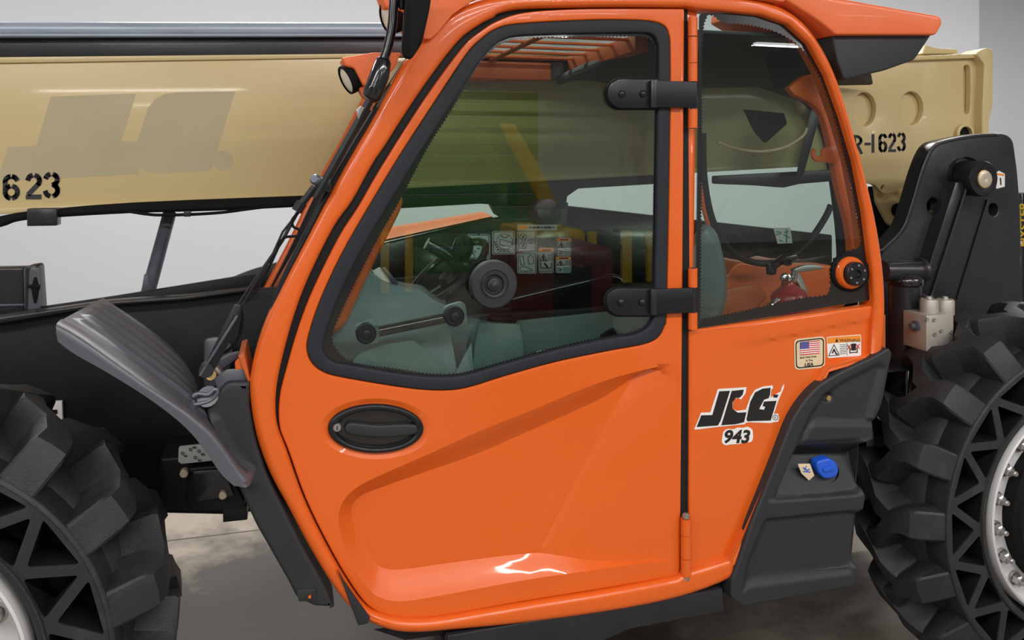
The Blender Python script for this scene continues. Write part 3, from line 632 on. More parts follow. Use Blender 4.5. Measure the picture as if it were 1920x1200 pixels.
q = MB(); q.plate([rnd([(970, 421), (1044, 421), (1044, 432), (970, 432)], 1)], YS, .001, 'label', bev=0); q.add([at(x, y, YS - .001) for x, y in ((972, 423), (988, 423), (988, 430), (972, 430))], [(0, 1, 2, 3)], 'orange_print')
for k in range(7): q.stroke([(993 + 7 * k, 426.5), (997 + 7 * k, 426.5)], 2 + (k % 3), YS - .001, 'black_print')
part(q, 'safety_sticker', fg, 'long thin sticker with an orange end')
q = MB(); q.plate([[(1450, 427), (1482, 427), (1486, 456), (1458, 457)]], YS + .03, .001, 'label', bev=0)
for L in ([(1456, 434), (1464, 436)], [(1456, 440), (1465, 438)], [(1462, 450), (1466, 452)], [(1475, 430), (1475, 454)], [(1470, 440), (1480, 446)], [(1471, 436), (1479, 434)]): q.stroke(L, 2, YS + .028, 'green_print')
part(q, 'exit_sticker', fg, 'small green and white sticker')

# ---- windscreen between the two front pillars
near = sm([(778, 178), (700, 300), (620, 432), (560, 545), (510, 655), (492, 710), (474, 712)], n=4)
far = sm([(690, 195), (600, 365), (545, 470), (497, 560), (462, 635), (455, 652), (468, 700)], n=4)
n_ = min(len(near), len(far)); q = MB()
V = [at(*near[i], .03) for i in range(n_)] + [at(*far[i], .88) for i in range(n_)]
q.add(V, [(i, i + 1, n_ + i + 1, n_ + i) for i in range(n_ - 1)], 'glass_front'); part(q, 'windscreen', None, 'cab windscreen seen edge on')
q = MB(); fp = sm([(700, 165), (650, 262), (600, 352), (548, 460), (500, 550), (470, 612), (455, 650), (455, 670)], n=4)
q.tube([at(x, y, .90) for x, y in fp], .022, 'orange', 12, squash=(1, 1)); part(q, 'far_pillar', cab, angle=60)
q = MB(); q.tube([at(x, y, .86) for x, y in sm([(690, 205), (640, 300), (600, 375), (560, 460), (520, 540), (490, 600), (470, 640)], n=4)], .026, 'gap', 10); part(q, 'screen_seal', cab); q = MB(); q.tube([at(x, y, .0) for x, y in sm([(735, 160), (700, 215), (655, 290), (620, 350), (575, 440), (540, 510), (520, 560), (505, 620), (490, 650)], n=4)], .012, 'satin_black', 10)
part(q, 'pillar_seal', cab)
# orange grab tube just inside the door glass
q = MB(); q.tube([at(x, y, .10) for x, y in sm([(738, 360), (742, 372), (740, 388), (722, 425), (700, 468), (670, 530), (648, 578), (636, 602), (622, 612), (600, 616)], n=4)], .020, 'orange', 14); part(q, 'grab_tube', cab, 'orange tube handle inside the door', angle=60)

# ---- mirror, hose and lamps on the front corner
q = MB(); mp_ = sm([(740, -20), (738, 10), (735, 50), (728, 85), (720, 110)], n=4)
q.tube([at(x, y, -.16) for x, y in mp_], .0135, 'gloss_black', 12)
c = [at(x, y, -.15) for x, y in ((721, 108), (719, 115), (712, 140), (703, 165), (696, 182), (693, 187))]
q.tube(c, [.015, .023, .028, .028, .027, .018], 'gloss_black', 14); part(q, 'mirror_arm', None, 'black folding mirror arm with rubber boot', angle=50)
q = MB(); q.hull([at(x, y, Y) for x, y, Y in ((765, -30, -.22), (812, -30, -.22), (805, 20, -.22), (795, 50, -.22), (783, 95, -.22), (770, 112, -.22), (757, 110, -.2), (753, 98, -.2), (764, 50, -.2), (768, 0, -.2), (752, 92, -.14), (812, -30, -.14), (760, -30, -.14), (792, 80, -.15), (770, 112, -.16))], 'rubber_dark', .006)
mr = part(q, 'mirror', None, 'black mirror head beside the roof corner', angle=50)
q = MB(); q.tube([at(752, -10, -.15), at(753, 12, -.15), at(753, 18, -.15)], [.012, .012, .006], 'gloss_black', 12); part(q, 'mirror_stud', mr)
def lamp(lab, hood, cx, cy, r, Y, ax, sc=1):
    q = MB(); q.plate([rnd(hood, 4)], Y, .10, 'orange_matte', bev=.008, seg=3); L = part(q, 'work_lamp', None, lab, angle=40)
    c = at(cx, cy, Y + .05); a = Vector(ax).normalized(); q = MB(); q.lathe(c, a, [(r * .7, -.05), (r * .95, -.03), (r, 0), (r, .012), (r * .88, .014)], 'rubber_dark', 24); part(q, 'lamp_housing', L)
    q = MB(); q.lathe(c, a, [(r * .9, .008), (r * .6, .013), (0, .016)], 'lens', 24); part(q, 'lamp_lens', L, 'pale lamp lens')
lamp('orange work lamp with round lens on the front pillar', [(640, 108), (700, 98), (752, 98), (742, 125), (722, 148), (712, 180), (680, 158), (664, 128), (648, 124)], 655, 148, .045, -.02, (-.9, -.25, -.45))
q = MB(); q.plate([rnd([(668, 160), (706, 165), (700, 186), (682, 182)], 3)], .01, .06, 'orange_matte', bev=.005); part(q, 'lamp_bracket', cab)
lamp('orange work lamp tucked behind the mirror arm', [(710, -20), (765, -20), (768, 30), (750, 20), (722, 14)], 733, 32, .052, .02, (-.9, -.3, -.3))
q = MB(); q.plate([rnd([(713, -30), (770, -30), (775, 60), (765, 72), (745, 40), (727, 38), (718, 12)], 4)], .14, .05, 'orange_matte', bev=.008); part(q, 'lamp_bracket', cab)
# washer hose and wiper
q = MB()
q.tube([at(x, y, -.035) for x, y in sm([(693, 188), (672, 228), (640, 285), (612, 335), (590, 372)], n=4)], .013, 'satin_black', 10)
q.plate([[(668, 206), (676, 198), (683, 202), (672, 225)]], -.052, .004, 'steel', bev=.001)
part(q, 'mirror_cable', None)
q = MB()
q.box(at(606, 347, -.03) + Vector((-.022, -.015, -.02)), at(606, 347, -.03) + Vector((.022, .015, .022)), 'satin_black', .005)
q.lathe(at(594, 338, -.03), (-.5, -1, .3), [(.016, -.02), (.016, .012), (.011, .018), (0, .018)], 'rod', 14)
q.tube([at(590, 350, -.03), at(566, 382, -.03)], .011, 'satin_black', 10); q.tube([at(566, 380, -.03), at(556, 396, -.03)], .016, 'satin_black', 10)
wp = part(q, 'wiper', None, 'black windscreen wiper with two thin arms')
q = MB()
q.tube([at(572, 382, -.02), at(530, 435, -.02), at(512, 475, -.02), at(475, 528, -.02), at(446, 572, -.02)], .0035, 'satin_black', 8)
q.tube([at(558, 398, -.02), at(530, 450, -.02), at(490, 510, -.02), at(466, 552, -.02), at(452, 580, -.02)], .005, 'satin_black', 8)
q.tube([at(x, y, -.025) for x, y in sm([(560, 398), (548, 412), (550, 425), (560, 430), (562, 440), (550, 443), (535, 445), (526, 455), (505, 500), (480, 545), (462, 565)], n=4)], .004, 'rubber_dark', 8)
q.hull([at(440, 570, -.03), at(452, 572, -.03), at(452, 602, -.03), at(432, 632, -.03), at(404, 690, -.03), at(378, 700, -.03), at(386, 680, -.03), at(440, 570, .0), at(452, 572, .0), at(404, 690, .0), at(378, 700, .0)], 'satin_black', .003)
q.tube([at(375, 704, -.04), at(410, 648, -.045), at(445, 592, -.04)], .004, 'rod', 8)
q.lathe(at(388, 692, -.02), (0, -1, 0), [(.02, -.02), (.02, .02), (0, .022)], 'black_paint', 14)
part(q, 'wiper_arm', wp)

# ---- cab interior
q = MB()
dash_top = sm([(655, 520), (690, 512), (720, 530), (760, 540), (790, 545), (810, 560), (835, 572)], n=4)
secs = []
for Y, s in ((.12, 0), (.25, -6), (.45, -10), (.62, -4)):
    secs.append([at(x, y + s, Y) for x, y in dash_top] + [at(858, 700, Y), at(620, 700, Y), at(610, 610, Y)])
q.loft(secs, 'dash'); ds = part(q, 'dashboard', None, 'grey dashboard behind the door glass', angle=30)
q = MB(); q.loft([[at(x, y, Y) for x, y in sm([(660, 700), (665, 672), (700, 652), (760, 640), (785, 645), (860, 712)], n=4)] for Y in (.03, .10)], 'console'); part(q, 'lower_trim', ds, angle=30)
q = MB(); q.hull([at(x, y, Y) for x, y, Y in ((697, 508, .2), (712, 500, .2), (740, 533, .2), (718, 536, .2), (697, 508, .26), (712, 500, .26), (740, 533, .26))], 'white_print', .003); q.hull([at(x, y, Y) for x, y, Y in ((714, 502, .19), (722, 500, .19), (748, 532, .19), (738, 535, .19), (714, 502, .24), (748, 532, .24))], 'rod', .003); part(q, 'switch_pod', ds)
q = MB(); q.hull([at(x, y, Y) for Y in (.02, .03) for x, y in ((690, 652), (700, 660), (860, 700), (860, 706))], 'rubber_dark'); 
# steering column and wheel
q = MB(); q.tube([at(800, 456, .34), at(830, 472, .34), at(880, 505, .34), at(905, 530, .34)], [.022, .026, .03, .034], 'gloss_black', 16)
q.tube([at(905, 520, .36), at(900, 575, .36)], .04, 'satin_black', 16)
st = part(q, 'steering_wheel', None, 'black steering wheel and column'); 
q = MB(); cc = at(838, 512, .42); ax = Vector((-.62, -.1, .78)).normalized(); u = ax.orthogonal().normalized(); v = ax.cross(u)
q.tube([cc + (u * math.cos(a) + v * math.sin(a)) * .17 for a in [2 * PI * k / 36 for k in range(36)]], .014, 'gloss_black', 10, closed=True)
for k in range(3): a = k * 2.094 + .5; q.tube([cc - ax * .03, cc + (u * math.cos(a) + v * math.sin(a)) * .165], .010, 'satin_black', 8)
q.lathe(cc - ax * .04, ax, [(.045, 0), (.05, .02), (.035, .04), (0, .045)], 'satin_black', 18); part(q, 'steering_rim', st)
q = MB(); c = at(868, 463, .30); q.lathe(c, (0, -.3, 1), [(0, -.055), (.022, -.05), (.034, -.02), (.037, 0), (.03, .03), (.012, .042), (0, .043)], 'gloss_black', 20); part(q, 'spinner_knob', st, 'shiny black steering knob')
# joystick pod
q = MB(); q.hull([at(x, y, Y) for Y in (.42, .6) for x, y in ((790, 590), (850, 585), (905, 600), (905, 705), (820, 705))], 'dash', .01); part(q, 'column_shroud', ds)
q = MB(); q.hull([at(x, y, Y) for Y in (.10, .30) for x, y in ((858, 690), (884, 640), (890, 705), (850, 705))], 'dash', .006); part(q, 'floor_trim', ds)
q = MB(); q.hull([at(x, y, Y) for x, y, Y in ((895, 604, .10), (975, 608, .10), (982, 640, .10), (984, 700, .10), (884, 700, .10), (890, 640, .10), (900, 598, .24), (978, 602, .24), (990, 700, .24), (884, 700, .24))], 'console', .008)
pod = part(q, 'joystick_console', None, 'grey green joystick console')
q = MB()
for k in range(5): r = .052 - .006 * k; z = k * .014; q.lathe(at(940, 606, .17) + Vector((0, 0, z)), (0, 0, 1), [(r * .8, 0), (r, .005), (r, .009), (r * .78, .014)], 'rubber_dark', 24)
q.tube([at(940, 575, .17), at(932, 520, .17)], .014, 'gloss_black', 12); q.lathe(at(932, 520, .17), (0, 0, 1), [(0, -.02), (.025, -.01), (.03, .02), (.02, .05), (0, .06)], 'gloss_black', 16); part(q, 'joystick', pod, 'black joystick with bellows boot')
q = MB(); q.hull([at(x, y, Y) for Y in (.5, .8) for x, y in ((870, 610), (990, 600), (1230, 575), (1230, 700), (860, 700))], 'console', .01); part(q, 'side_console', None, 'grey console on the far side of the cab floor')
q = MB(); q.hull([at(x, y, Y) for Y in (.25, .30) for x, y in ((1124, 628), (1150, 612), (1158, 628), (1150, 640), (1128, 644))], 'satin_black', .004); part(q, 'rocker_switch', pod)
q = MB(); q.tube([at(x, y, .34) for x, y in sm([(960, 562), (975, 558), (1050, 540), (1110, 526), (1140, 519), (1158, 522), (1170, 532)], n=4)], .011, 'gloss_black', 12); part(q, 'grab_rail', None, 'glossy black rail across the cab interior')
# floor, rear wall and seat
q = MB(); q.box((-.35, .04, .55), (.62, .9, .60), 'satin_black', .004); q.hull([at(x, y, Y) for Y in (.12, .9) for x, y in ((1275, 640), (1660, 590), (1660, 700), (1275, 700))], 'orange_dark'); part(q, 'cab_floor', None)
q = MB(); q.plate([sm([(1310, 560), (1340, 545), (1375, 500), (1395, 492), (1425, 498), (1450, 500), (1480, 492), (1500, 497), (1560, 498), (1570, 520), (1570, 590), (1310, 610)], True, 3)], .62, .25, 'orange', bev=.01, seg=3)
part(q, 'rear_bulkhead', None, 'orange bulkhead behind the seat')
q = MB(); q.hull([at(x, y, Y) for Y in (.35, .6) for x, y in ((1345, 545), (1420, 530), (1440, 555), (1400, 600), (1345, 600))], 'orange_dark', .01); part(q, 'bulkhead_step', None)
q = MB(); 
secs = [[at(x, y, Y) for x, y in sm(L, True, 3)] for Y, L in ((.20, [(1316, 440), (1325, 432), (1338, 445), (1350, 500), (1352, 560), (1330, 605), (1300, 605), (1298, 480)]), (.24, [(1310, 430), (1325, 420), (1345, 440), (1360, 500), (1362, 560), (1340, 610), (1290, 610), (1290, 470)]), (.62, [(1310, 430), (1325, 420), (1345, 440), (1360, 500), (1362, 560), (1340, 610), (1290, 610), (1290, 470)]), (.66, [(1316, 440), (1325, 432), (1338, 445), (1350, 500), (1352, 560), (1330, 605), (1300, 605), (1298, 480)]))]
q.loft(secs, 'seat_vinyl'); seat = part(q, 'seat', None, 'grey vinyl seat back behind the hinge pillar', angle=60)
q = MB(); q.hull([at(x, y, Y) for Y in (.22, .64) for x, y in ((1000, 655), (1230, 640), (1290, 660), (1290, 700), (1000, 700))], 'seat_vinyl', .02); part(q, 'seat_cushion', seat)
q = MB(); q.tube([at(1312, 345, .45), at(1320, 395, .45), at(1345, 480, .45)], .009, 'orange', 8); part(q, 'seat_belt', seat, 'thin orange strap')
# rear opening frame of the cab with big rounded glass, pillar and hook
q = MB(); arc = sm([(1490, 178), (1530, 200), (1548, 235), (1562, 300), (1574, 360), (1590, 420), (1596, 470), (1600, 540)], n=4)
arc2 = sm([(1640, 540), (1634, 470), (1618, 380), (1596, 290), (1568, 200), (1540, 150), (1515, 140), (1480, 165)], n=4)
q.plate([arc + arc2], .10, .03, 'orange', bev=.006); part(q, 'rear_pillar', cab, 'curved orange inner pillar')
q = MB(); q.plate([sm([(1574, 275), (1545, 278), (1541, 292), (1530, 290), (1531, 280), (1526, 280), (1523, 290), (1530, 302), (1545, 304), (1572, 304)], True, 4)], .085, .012, 'orange', bev=.003); part(q, 'coat_hook', cab, 'orange hook on the inner pillar')
q = MB(); rg = sm([(1318, 250), (1320, 330), (1335, 410), (1365, 465), (1400, 488), (1440, 494), (1480, 484), (1515, 455), (1545, 412), (1558, 385)], n=5)
q.tube([at(x, y, .5 + .0 * i) for i, (x, y) in enumerate(rg)], .014, 'gap', 10); rgw = part(q, 'rear_glass_frame', cab, 'black rubber edge of the rounded rear glass')
q = MB(); q.plate([rnd([(1440, 495), (1458, 495), (1456, 515), (1442, 517)], 4)], .48, .02, 'gloss_black', bev=.003); q.tube([at(1450, 498, .48), at(1470, 485, .48), at(1490, 480, .48)], .018, 'gloss_black', 12); q.lathe(at(1473, 489, .46), (0, -1, 0), [(.02, 0), (.02, .02), (.012, .022), (.012, .005), (0, .005)], 'satin_black', 18); part(q, 'glass_latch', cab)
q = MB(); q.hull([at(x, y, Y) for Y in (.72, .80) for x, y in ((1478, 490), (1560, 478), (1560, 500), (1480, 500))], 'satin_black', .004); q.plate([rnd([(1345, 330), (1575, 318), (1580, 338), (1500, 345), (1470, 352), (1420, 348), (1345, 345)], 4)], .80, .05, 'satin_black', bev=.004)
q.hull([at(x, y, Y) for Y in (.72, .78) for x, y in ((1520, 205), (1540, 208), (1506, 330), (1492, 330))], 'satin_black', .006); part(q, 'rear_cross_frame', cab)
q = MB(); q.hull([at(x, y, Y) for Y in (.4, .46) for x, y in ((1393, 205), (1470, 212), (1476, 232), (1436, 268), (1430, 266), (1412, 245))], 'rubber_dark', .004); part(q, 'hanging_pouch', None, 'black cloth pouch hanging behind the seat')
q = MB(); q.tube([at(x, y, .55) for x, y in sm([(1346, 266), (1380, 278), (1425, 284), (1470, 276), (1505, 255), (1512, 240)], n=4)], .006, 'cream_print', 8); part(q, 'pale_cable', None, 'thin pale cable sagging behind the seat')
# ---- black tank cover behind the cab, with its pressed relief
tc_out = rnd([(1668, 652, 8), (1674, 664, 4), (1668, 690, 4), (1655, 760, 20), (1640, 790, 8), (1640, 825, 3), (1622, 833, 5), (1618, 915, 3), (1622, 928, 4), (1618, 955, 4), (1610, 962, 3), (1604, 1052, 3), (1608, 1064, 3), (1606, 1100, 6), (1394, 1139, 8), (1370, 1122, 10), (1372, 1090, 8), (1384, 1058, 10),
              (1410, 980, 20), (1450, 880, 40), (1490, 775, 40), (1530, 725, 30), (1575, 698, 20), (1640, 668, 10)], 6)
inner = [(1650, 680), (1580, 715), (1545, 740), (1515, 785), (1480, 870), (1440, 965), (1420, 1010), (1400, 1060), (1392, 1110), (1603, 1080), (1600, 960), (1615, 830), (1636, 780), (1660, 690)]
pocket = [(1497, 840), (1484, 868), (1454, 938), (1606, 926), (1640, 900), (1640, 830), (1560, 834)]
bar1 = [(1505, 832), (1519, 803), (1535, 783), (1660, 788), (1660, 824)]
bar2 = [(1440, 940), (1455, 936), (1640, 923), (1640, 955), (1438, 975)]
low = [(1438, 975), (1640, 955), (1640, 1062), (1405, 1092)]
bar3 = [(1394, 1096), (1408, 1088), (1640, 1060), (1640, 1140), (1380, 1140)]
def htank(x, y):
    p = (x, y)
    v = .014 * ss((sd(p, inner) + 4) / 14.0)
    if inside(p, inner) or True:
        s = ss((sd(p, bar1) + 3) / 8.0); v = v * (1 - s) + (.004 + .012 * max(0, min(1, (y - 783) / 20 < 1 and (1 - (y - 783) / 20) or 0))) * s
    k = ss((sd(p, pocket) + 3) / 6.0)
    t = max(0.0, min(1.0, (936 - y) / 72.0))                 # pocket floor: deep at its top, level with the skin at its foot
    ymid = 864
    deep = .012 + .055 * t if y > ymid else .067 * ss((y - 828) / 36.0) + .012
    v = v * (1 - k) + deep * k
    s = ss((sd(p, bar2) + 3) / 8.0); v = v * (1 - s) - .006 * s
    s = ss((sd(p, low) + 1) / 12.0); v = v * (1 - s) + .016 * s
    s = ss((sd(p, bar3) + 2) / 22.0); v = v * (1 - s) + .002 * s
    hd = math.hypot(x - 1556, y - 746); v += .012 * (1 - ss((hd - 6) / 5.0))
    return v
q = MB(); q.plate([tc_out], -.045, .16, 'plastic', bev=.008, seg=3, h=htank, grid=3.2, extra=[([(1458, 937.5), (1500, 934.1), (1550, 930.2), (1602, 926)], False), ([(1458, 932.5), (1500, 929.1), (1550, 925.2), (1598, 921.5)], False), ([(1415, 1087.5), (1500, 1077.5), (1598, 1065.5)], False)]); tank = part(q, 'tank_cover', None, 'black ribbed plastic tank cover behind the cab', angle=50)
q = MB(); q.lathe(at(1553, 746, -.035), (0, -1, 0), [(.009, 0), (.009, .004), (0, .005)], 'brass', 14); part(q, 'cover_screw', tank)
c = at(1552, 883, .005); q = MB(); p_ = ppm(1552, 0)
q.lathe(c, (-.1, -1, .25), [(.036, -.03), (.036, .012)], 'rubber_dark', 24); q.obj
part(q, 'filler_neck', tank)
q = MB(); q.plate([rnd([(1531, 866, 8), (1556, 859, 6), (1570, 868, 6), (1574, 884, 12), (1568, 896, 8), (1545, 899, 8), (1534, 884, 6)], 6)], -.030, .035, 'blue', bev=.007, seg=3)
q.plate([rnd([(1543, 880), (1560, 872), (1562, 878), (1566, 882), (1548, 886)], 2)], -.036, .01, 'blue', bev=.002); part(q, 'filler_cap', tank, 'blue filler cap', angle=40)
q = MB(); q.plate([[(1496, 870), (1519, 869.5), (1527, 892), (1517, 901), (1503, 888)]], -.020, .002, 'cream_print', bev=.0005)
q.stroke([(1506, 877), (1514, 882), (1518, 880)], 2, -.0215, 'blue'); q.stroke([(1507, 884), (1519, 885)], 2.2, -.0215, 'blue'); q.stroke([(1512, 874), (1509, 881)], 1.5, -.0215, 'blue')
part(q, 'fluid_tag', tank, 'small cream and blue fluid tag')
q = MB(); q.plate([[(1500, 820), (1600, 810), (1592, 1050), (1450, 1080)]], .12, .3, 'chassis', bev=.004); part(q, 'tank_body', None); q = MB(); q.plate([[(1560, 780), (1720, 780), (1720, 935), (1560, 950)]], .95, .3, 'chassis', bev=.004); part(q, 'frame_rail', None)
# ---- step under the door
q = MB(); q.plate([rnd([(838, 1192, 2), (1355, 1104, 2), (1358, 1146, 3), (1180, 1180), (1100, 1215), (838, 1230, 2)], 3)], -.02, .03, 'black_paint', bev=.004)
q.hull([at(x, y, Y) for Y in (.02, .5) for x, y in ((700, 1180), (1370, 1080), (1372, 1110), (760, 1200))], 'chassis'); part(q, 'side_step', None, 'black steel step rail below the door')
q = MB(); q.hull([at(x, y, Y) for Y in (.12, 1.9) for x, y in ((800, 1150), (1370, 1070), (1360, 1100), (820, 1185))], 'chassis'); part(q, 'belly_light_block', None)  # underbody hull added this wide to block light and shade the floor

# ---- front mudguard
near_t = sm([(104, 606), (150, 632), (215, 678), (290, 732), (345, 768), (392, 806), (420, 838), (448, 880), (466, 905)], n=4)
near_b = sm([(108, 640), (140, 664), (190, 692), (262, 736), (318, 776), (358, 812), (386, 848), (416, 890), (440, 912)], n=4)
far_t = sm([(193, 558), (225, 579), (262, 604), (305, 636), (338, 668), (360, 702), (374, 738), (388, 770), (402, 800)], n=4)
YN, YFR = -.12, .30
q = MB(); secs = []
for i in range(len(near_t)):
    a = at(*near_t[i], YN); b = at(*near_b[i], YN); f = at(*far_t[i], YFR)
    if i > 24: k = (i - 24) / (len(near_t) - 25); f = f.lerp(a + Vector((.02, .12, 0)), min(1, k * 1.3))
    up = Vector((0, 0, 1)); r = .022
    e = (f - a).normalized()
    sec = [b + Vector((0, .004, 0)), b, a.lerp(b, .5), a.lerp(b, .22), a + e * .006 + (b - a) * .06, a + e * .02, a + e * .045 + up * .003]
    for k in range(1, 60): sec.append(a + e * .045 + (f - a - e * .045) * (k / 60))
    sec.append(f); sec.append(f - up * .018)
    # ridges
    if 1 <= i <= 22:
        amp = .013 * ss((i - 1) / 2.0) * ss((22 - i) / 2.0)
        for kk in range(1, 60):
            u = kk / 60; ph = (u - .10) / .165
            if 0 <= ph <= 5: sec[6 + kk] = sec[6 + kk] + up * amp * max(0, math.cos((ph - .5) * 2 * PI)) ** 2.5
    und = [p - up * .012 for p in reversed(sec[3:-1])]; sec = sec + [b + Vector((0, .012, 0))] if False else sec + und
    secs.append(sec)
q.loft(secs, 'fender'); mg = part(q, 'front_mudguard', None, 'grey ribbed plastic mudguard over the left tyre', angle=60)
# skirt below the cab nose
q = MB(); sk = rnd([(470, 716, 3), (425, 716, 12), (404, 742, 12), (385, 775, 10), (400, 800, 10), (425, 850, 10), (452, 925, 10), (480, 985, 10), (540, 1090, 10), (556, 1122, 8), (590, 1138, 3), (628, 1140, 3), (605, 1090, 20), (570, 1030, 20), (530, 950, 20), (500, 890, 20), (478, 820, 20), (468, 760, 10)], 8)
def hsk(x, y): return -.018 * ss(1 - abs(dist((x, y), [(395, 790), (425, 850), (470, 905)], False)) / 16.0) * (1 if y < 915 else 0)
q.plate([sk], -.02, .12, 'plastic', bev=.012, seg=4, h=hsk, grid=12); skirt = part(q, 'front_skirt', None, 'black plastic skirt in front of the door', angle=40)
q = MB(); q.plate([[(578, 1118), (583, 1115), (583, 1122), (578, 1122)]], -.024, .004, 'orange', bev=0); q.plate([rnd([(556, 1106), (592, 1104), (594, 1128), (560, 1128)], 2)], -.0225, .004, 'plastic', bev=.001); part(q, 'skirt_clip', skirt)
# bits on top of the nose
q = MB(); q.hull([at(x, y, Y) for Y in (.05, .3) for x, y in ((405, 740), (430, 712), (466, 690), (470, 720), (462, 735))], 'fender', .008)
q.hull([at(x, y, Y) for Y in (.0, .25) for x, y in ((400, 710), (425, 692), (462, 690), (464, 716), (410, 738))], 'fender', .006)
q.hull([at(x, y, Y) for Y in (.1, .3) for x, y in ((412, 672), (430, 662), (450, 657), (452, 668), (420, 690), (408, 700))], 'fender', .006)
nose = part(q, 'nose_cowl', None, 'grey plastic cowl at the foot of the windscreen')
q = MB(); q.hull([at(x, y, Y) for Y in (.0, .2) for x, y in ((440, 678), (455, 664), (462, 680), (460, 692), (441, 694))], 'orange', .004); q.hull([at(x, y, Y) for Y in (-.01, .2) for x, y in ((437, 722), (470, 718), (470, 730), (440, 728))], 'orange', .004); q.plate([rnd([(446, 668), (458, 664), (470, 716), (466, 720)], 2)], -.01, .2, 'orange_dark', bev=.003); part(q, 'nose_bracket', nose, 'orange bracket')
q = MB(); q.tube([at(x, y, -.02) for x, y in sm([(362, 744), (372, 738), (390, 740), (402, 730), (408, 735), (396, 750), (378, 756), (364, 758), (362, 750)], n=3)], .006, 'fender', 8); q.lathe(at(390, 744, -.01), (-.2, -1, .6), [(.03, -.004), (.03, .004), (0, .006)], 'fender', 16); part(q, 'strap_loop', nose)
q = MB(); q.hull([at(x, y, Y) for Y in (.35, .6) for x, y in ((382, 634), (408, 630), (430, 640), (438, 652), (430, 720), (382, 730))], 'fender', .015); part(q, 'reservoir', nose, 'grey reservoir box')
q = MB(); q.tube([at(404, 690, .05), at(412, 700, .05), at(410, 712, .05)], .012, 'steel', 10); q.lathe(at(396, 704, .03), (0, -1, .3), [(.014, -.01), (.014, .01), (0, .011)], 'brass', 12); part(q, 'pipe_fitting', nose, 'steel and brass fittings')
q = MB(); q.tube([at(x, y, .02) for x, y in sm([(452, 578), (454, 600), (448, 630), (430, 655), (412, 665), (405, 680)], n=4)], .005, 'rubber_dark', 8); part(q, 'washer_hose', None)

# ---- chassis
q = MB(); q.plate([[(-80, 604), (0, 600), (150, 575), (200, 566), (350, 557), (470, 545), (800, 520), (800, 900), (470, 880), (470, 960), (430, 965), (300, 962), (150, 970), (-80, 985)]], .62, .05, 'chassis', bev=.004)
q.plate([[(-80, 601), (0, 596), (200, 567), (350, 556), (470, 541), (470, 546), (350, 562), (200, 573), (0, 607), (-80, 614)]], .56, .07, 'black_paint', bev=.003)
q.plate([[(-80, 601), (200, 560), (480, 515), (480, 545), (200, 575), (-80, 612)]], .68, .05, 'chassis', bev=.003)
ch = part(q, 'chassis', None, 'black main frame beneath the boom')
q = MB(); q.plate([sm([(380, 556), (420, 530), (460, 512), (500, 500), (560, 490), (560, 560), (380, 560)], True, 3)], .9, .05, 'satin_black', bev=.004); part(q, 'frame_arch', ch)
q = MB(); q.plate([rnd([(-60, 505), (43, 503), (45, 592), (-60, 600)], 3)], .75, .08, 'black_paint', bev=.004); q.plate([rnd([(-60, 572), (44, 570), (44, 574), (-60, 576)], 1)], .745, .01, 'rod', bev=.001); q.plate([rnd([(47, 500, 5), (70, 497, 8), (76, 585, 2), (46, 588, 2)], 3)], .70, .08, 'black_paint', bev=.004, seg=2); q.plate([rnd([(55, 503, 5), (70, 500, 8), (76, 584, 2), (52, 586, 2)], 3)], .692, .01, 'fender', bev=.002); q.tube([at(66, 520, .69), at(67, 540, .69), at(66, 568, .69)], [.004, .014, .004], 'rubber_dark', 6); q.tube([at(52, 537, .68), at(75, 537, .68)], .006, 'rubber_dark', 8)
part(q, 'boom_rest', ch, 'black boom rest with grey end plate')
q = MB(); q.plate([[(80, 578), (100, 572), (165, 566), (180, 572), (80, 588)]], .60, .03, 'brass', bev=.002)
q = MB(); q.plate([rnd([(40, 757), (116, 752), (118, 800), (40, 806)], 2)], .6, .012, 'white_print', bev=.001); q.stroke([(98, 772), (105, 772)], 8, .597, 'black_print'); part(q, 'frame_sticker', ch, 'white sticker above the left tyre')
q = MB(); q.plate([rnd([(335, 838, 4), (392, 832, 3), (397, 864, 3), (340, 870, 3), (334, 866, 2)], 3)], .34, .01, 'grey_print', bev=.001)
for x, y in ((342, 850), (357, 843), (373, 846), (389, 841), (366, 858)): q.plate([ell(x, y, 3), ell(x, y, 1.8)], .336, .0005, 'black_print', bev=0)
for s_, x, y in (('M1', 345, 857), ('M3', 361, 841), ('M2', 377, 854), ('M5', 379, 839), ('M4', 371, 865)): text(q, s_, x, y, 5.5, .336, 'black_print', bold=.04)
part(q, 'test_port_plate', ch, 'grey plate with five numbered test ports')
q = MB(); q.plate([rnd([(352, 878, 8), (420, 872, 4), (458, 940, 4), (460, 958, 2), (362, 962, 4), (350, 950, 6)], 4)], .36, .3, 'chassis', bev=.008, seg=2); q.plate([rnd([(360, 884, 8), (420, 880, 4), (440, 930, 4), (366, 942, 4)], 4)], .345, .03, 'black_paint', bev=.004); q.plate([rnd([(418, 955), (462, 950), (464, 975), (418, 980)], 2)], .36, .1, 'chassis', bev=.003)
vb = part(q, 'valve_housing', ch)
q = MB(); q.plate([rnd([(300, 860), (420, 850), (430, 960), (300, 962)], 4)], .40, .25, 'chassis', bev=.008, seg=2); part(q, 'valve_mount', ch)
q = MB()
for x, y in ((345, 888), (418, 929)): q = MB(); q.lathe(at(x, y, .33), (0, -1, 0), [(.013, -.02), (.013, .003), (.010, .006), (0, .006)], 'pin', 14); part(q, 'copper_plug', ch, 'round copper coloured plug')
q = MB(); q.plate([rnd([(300, 985), (345, 962), (340, 1000), (310, 1010)], 3)], .5, .1, 'chassis', bev=.003)
q = MB(); ax_y = .63; q.tube([Vector((-1.706, .15, .63)), Vector((-1.706, 1.9, .63))], .16, 'chassis', 20); q.lathe((-1.706, .75, .63), (0, 1, 0), [(.16, -.2), (.27, -.1), (.27, .3), (.16, .4)], 'chassis', 20); part(q, 'front_axle', ch)
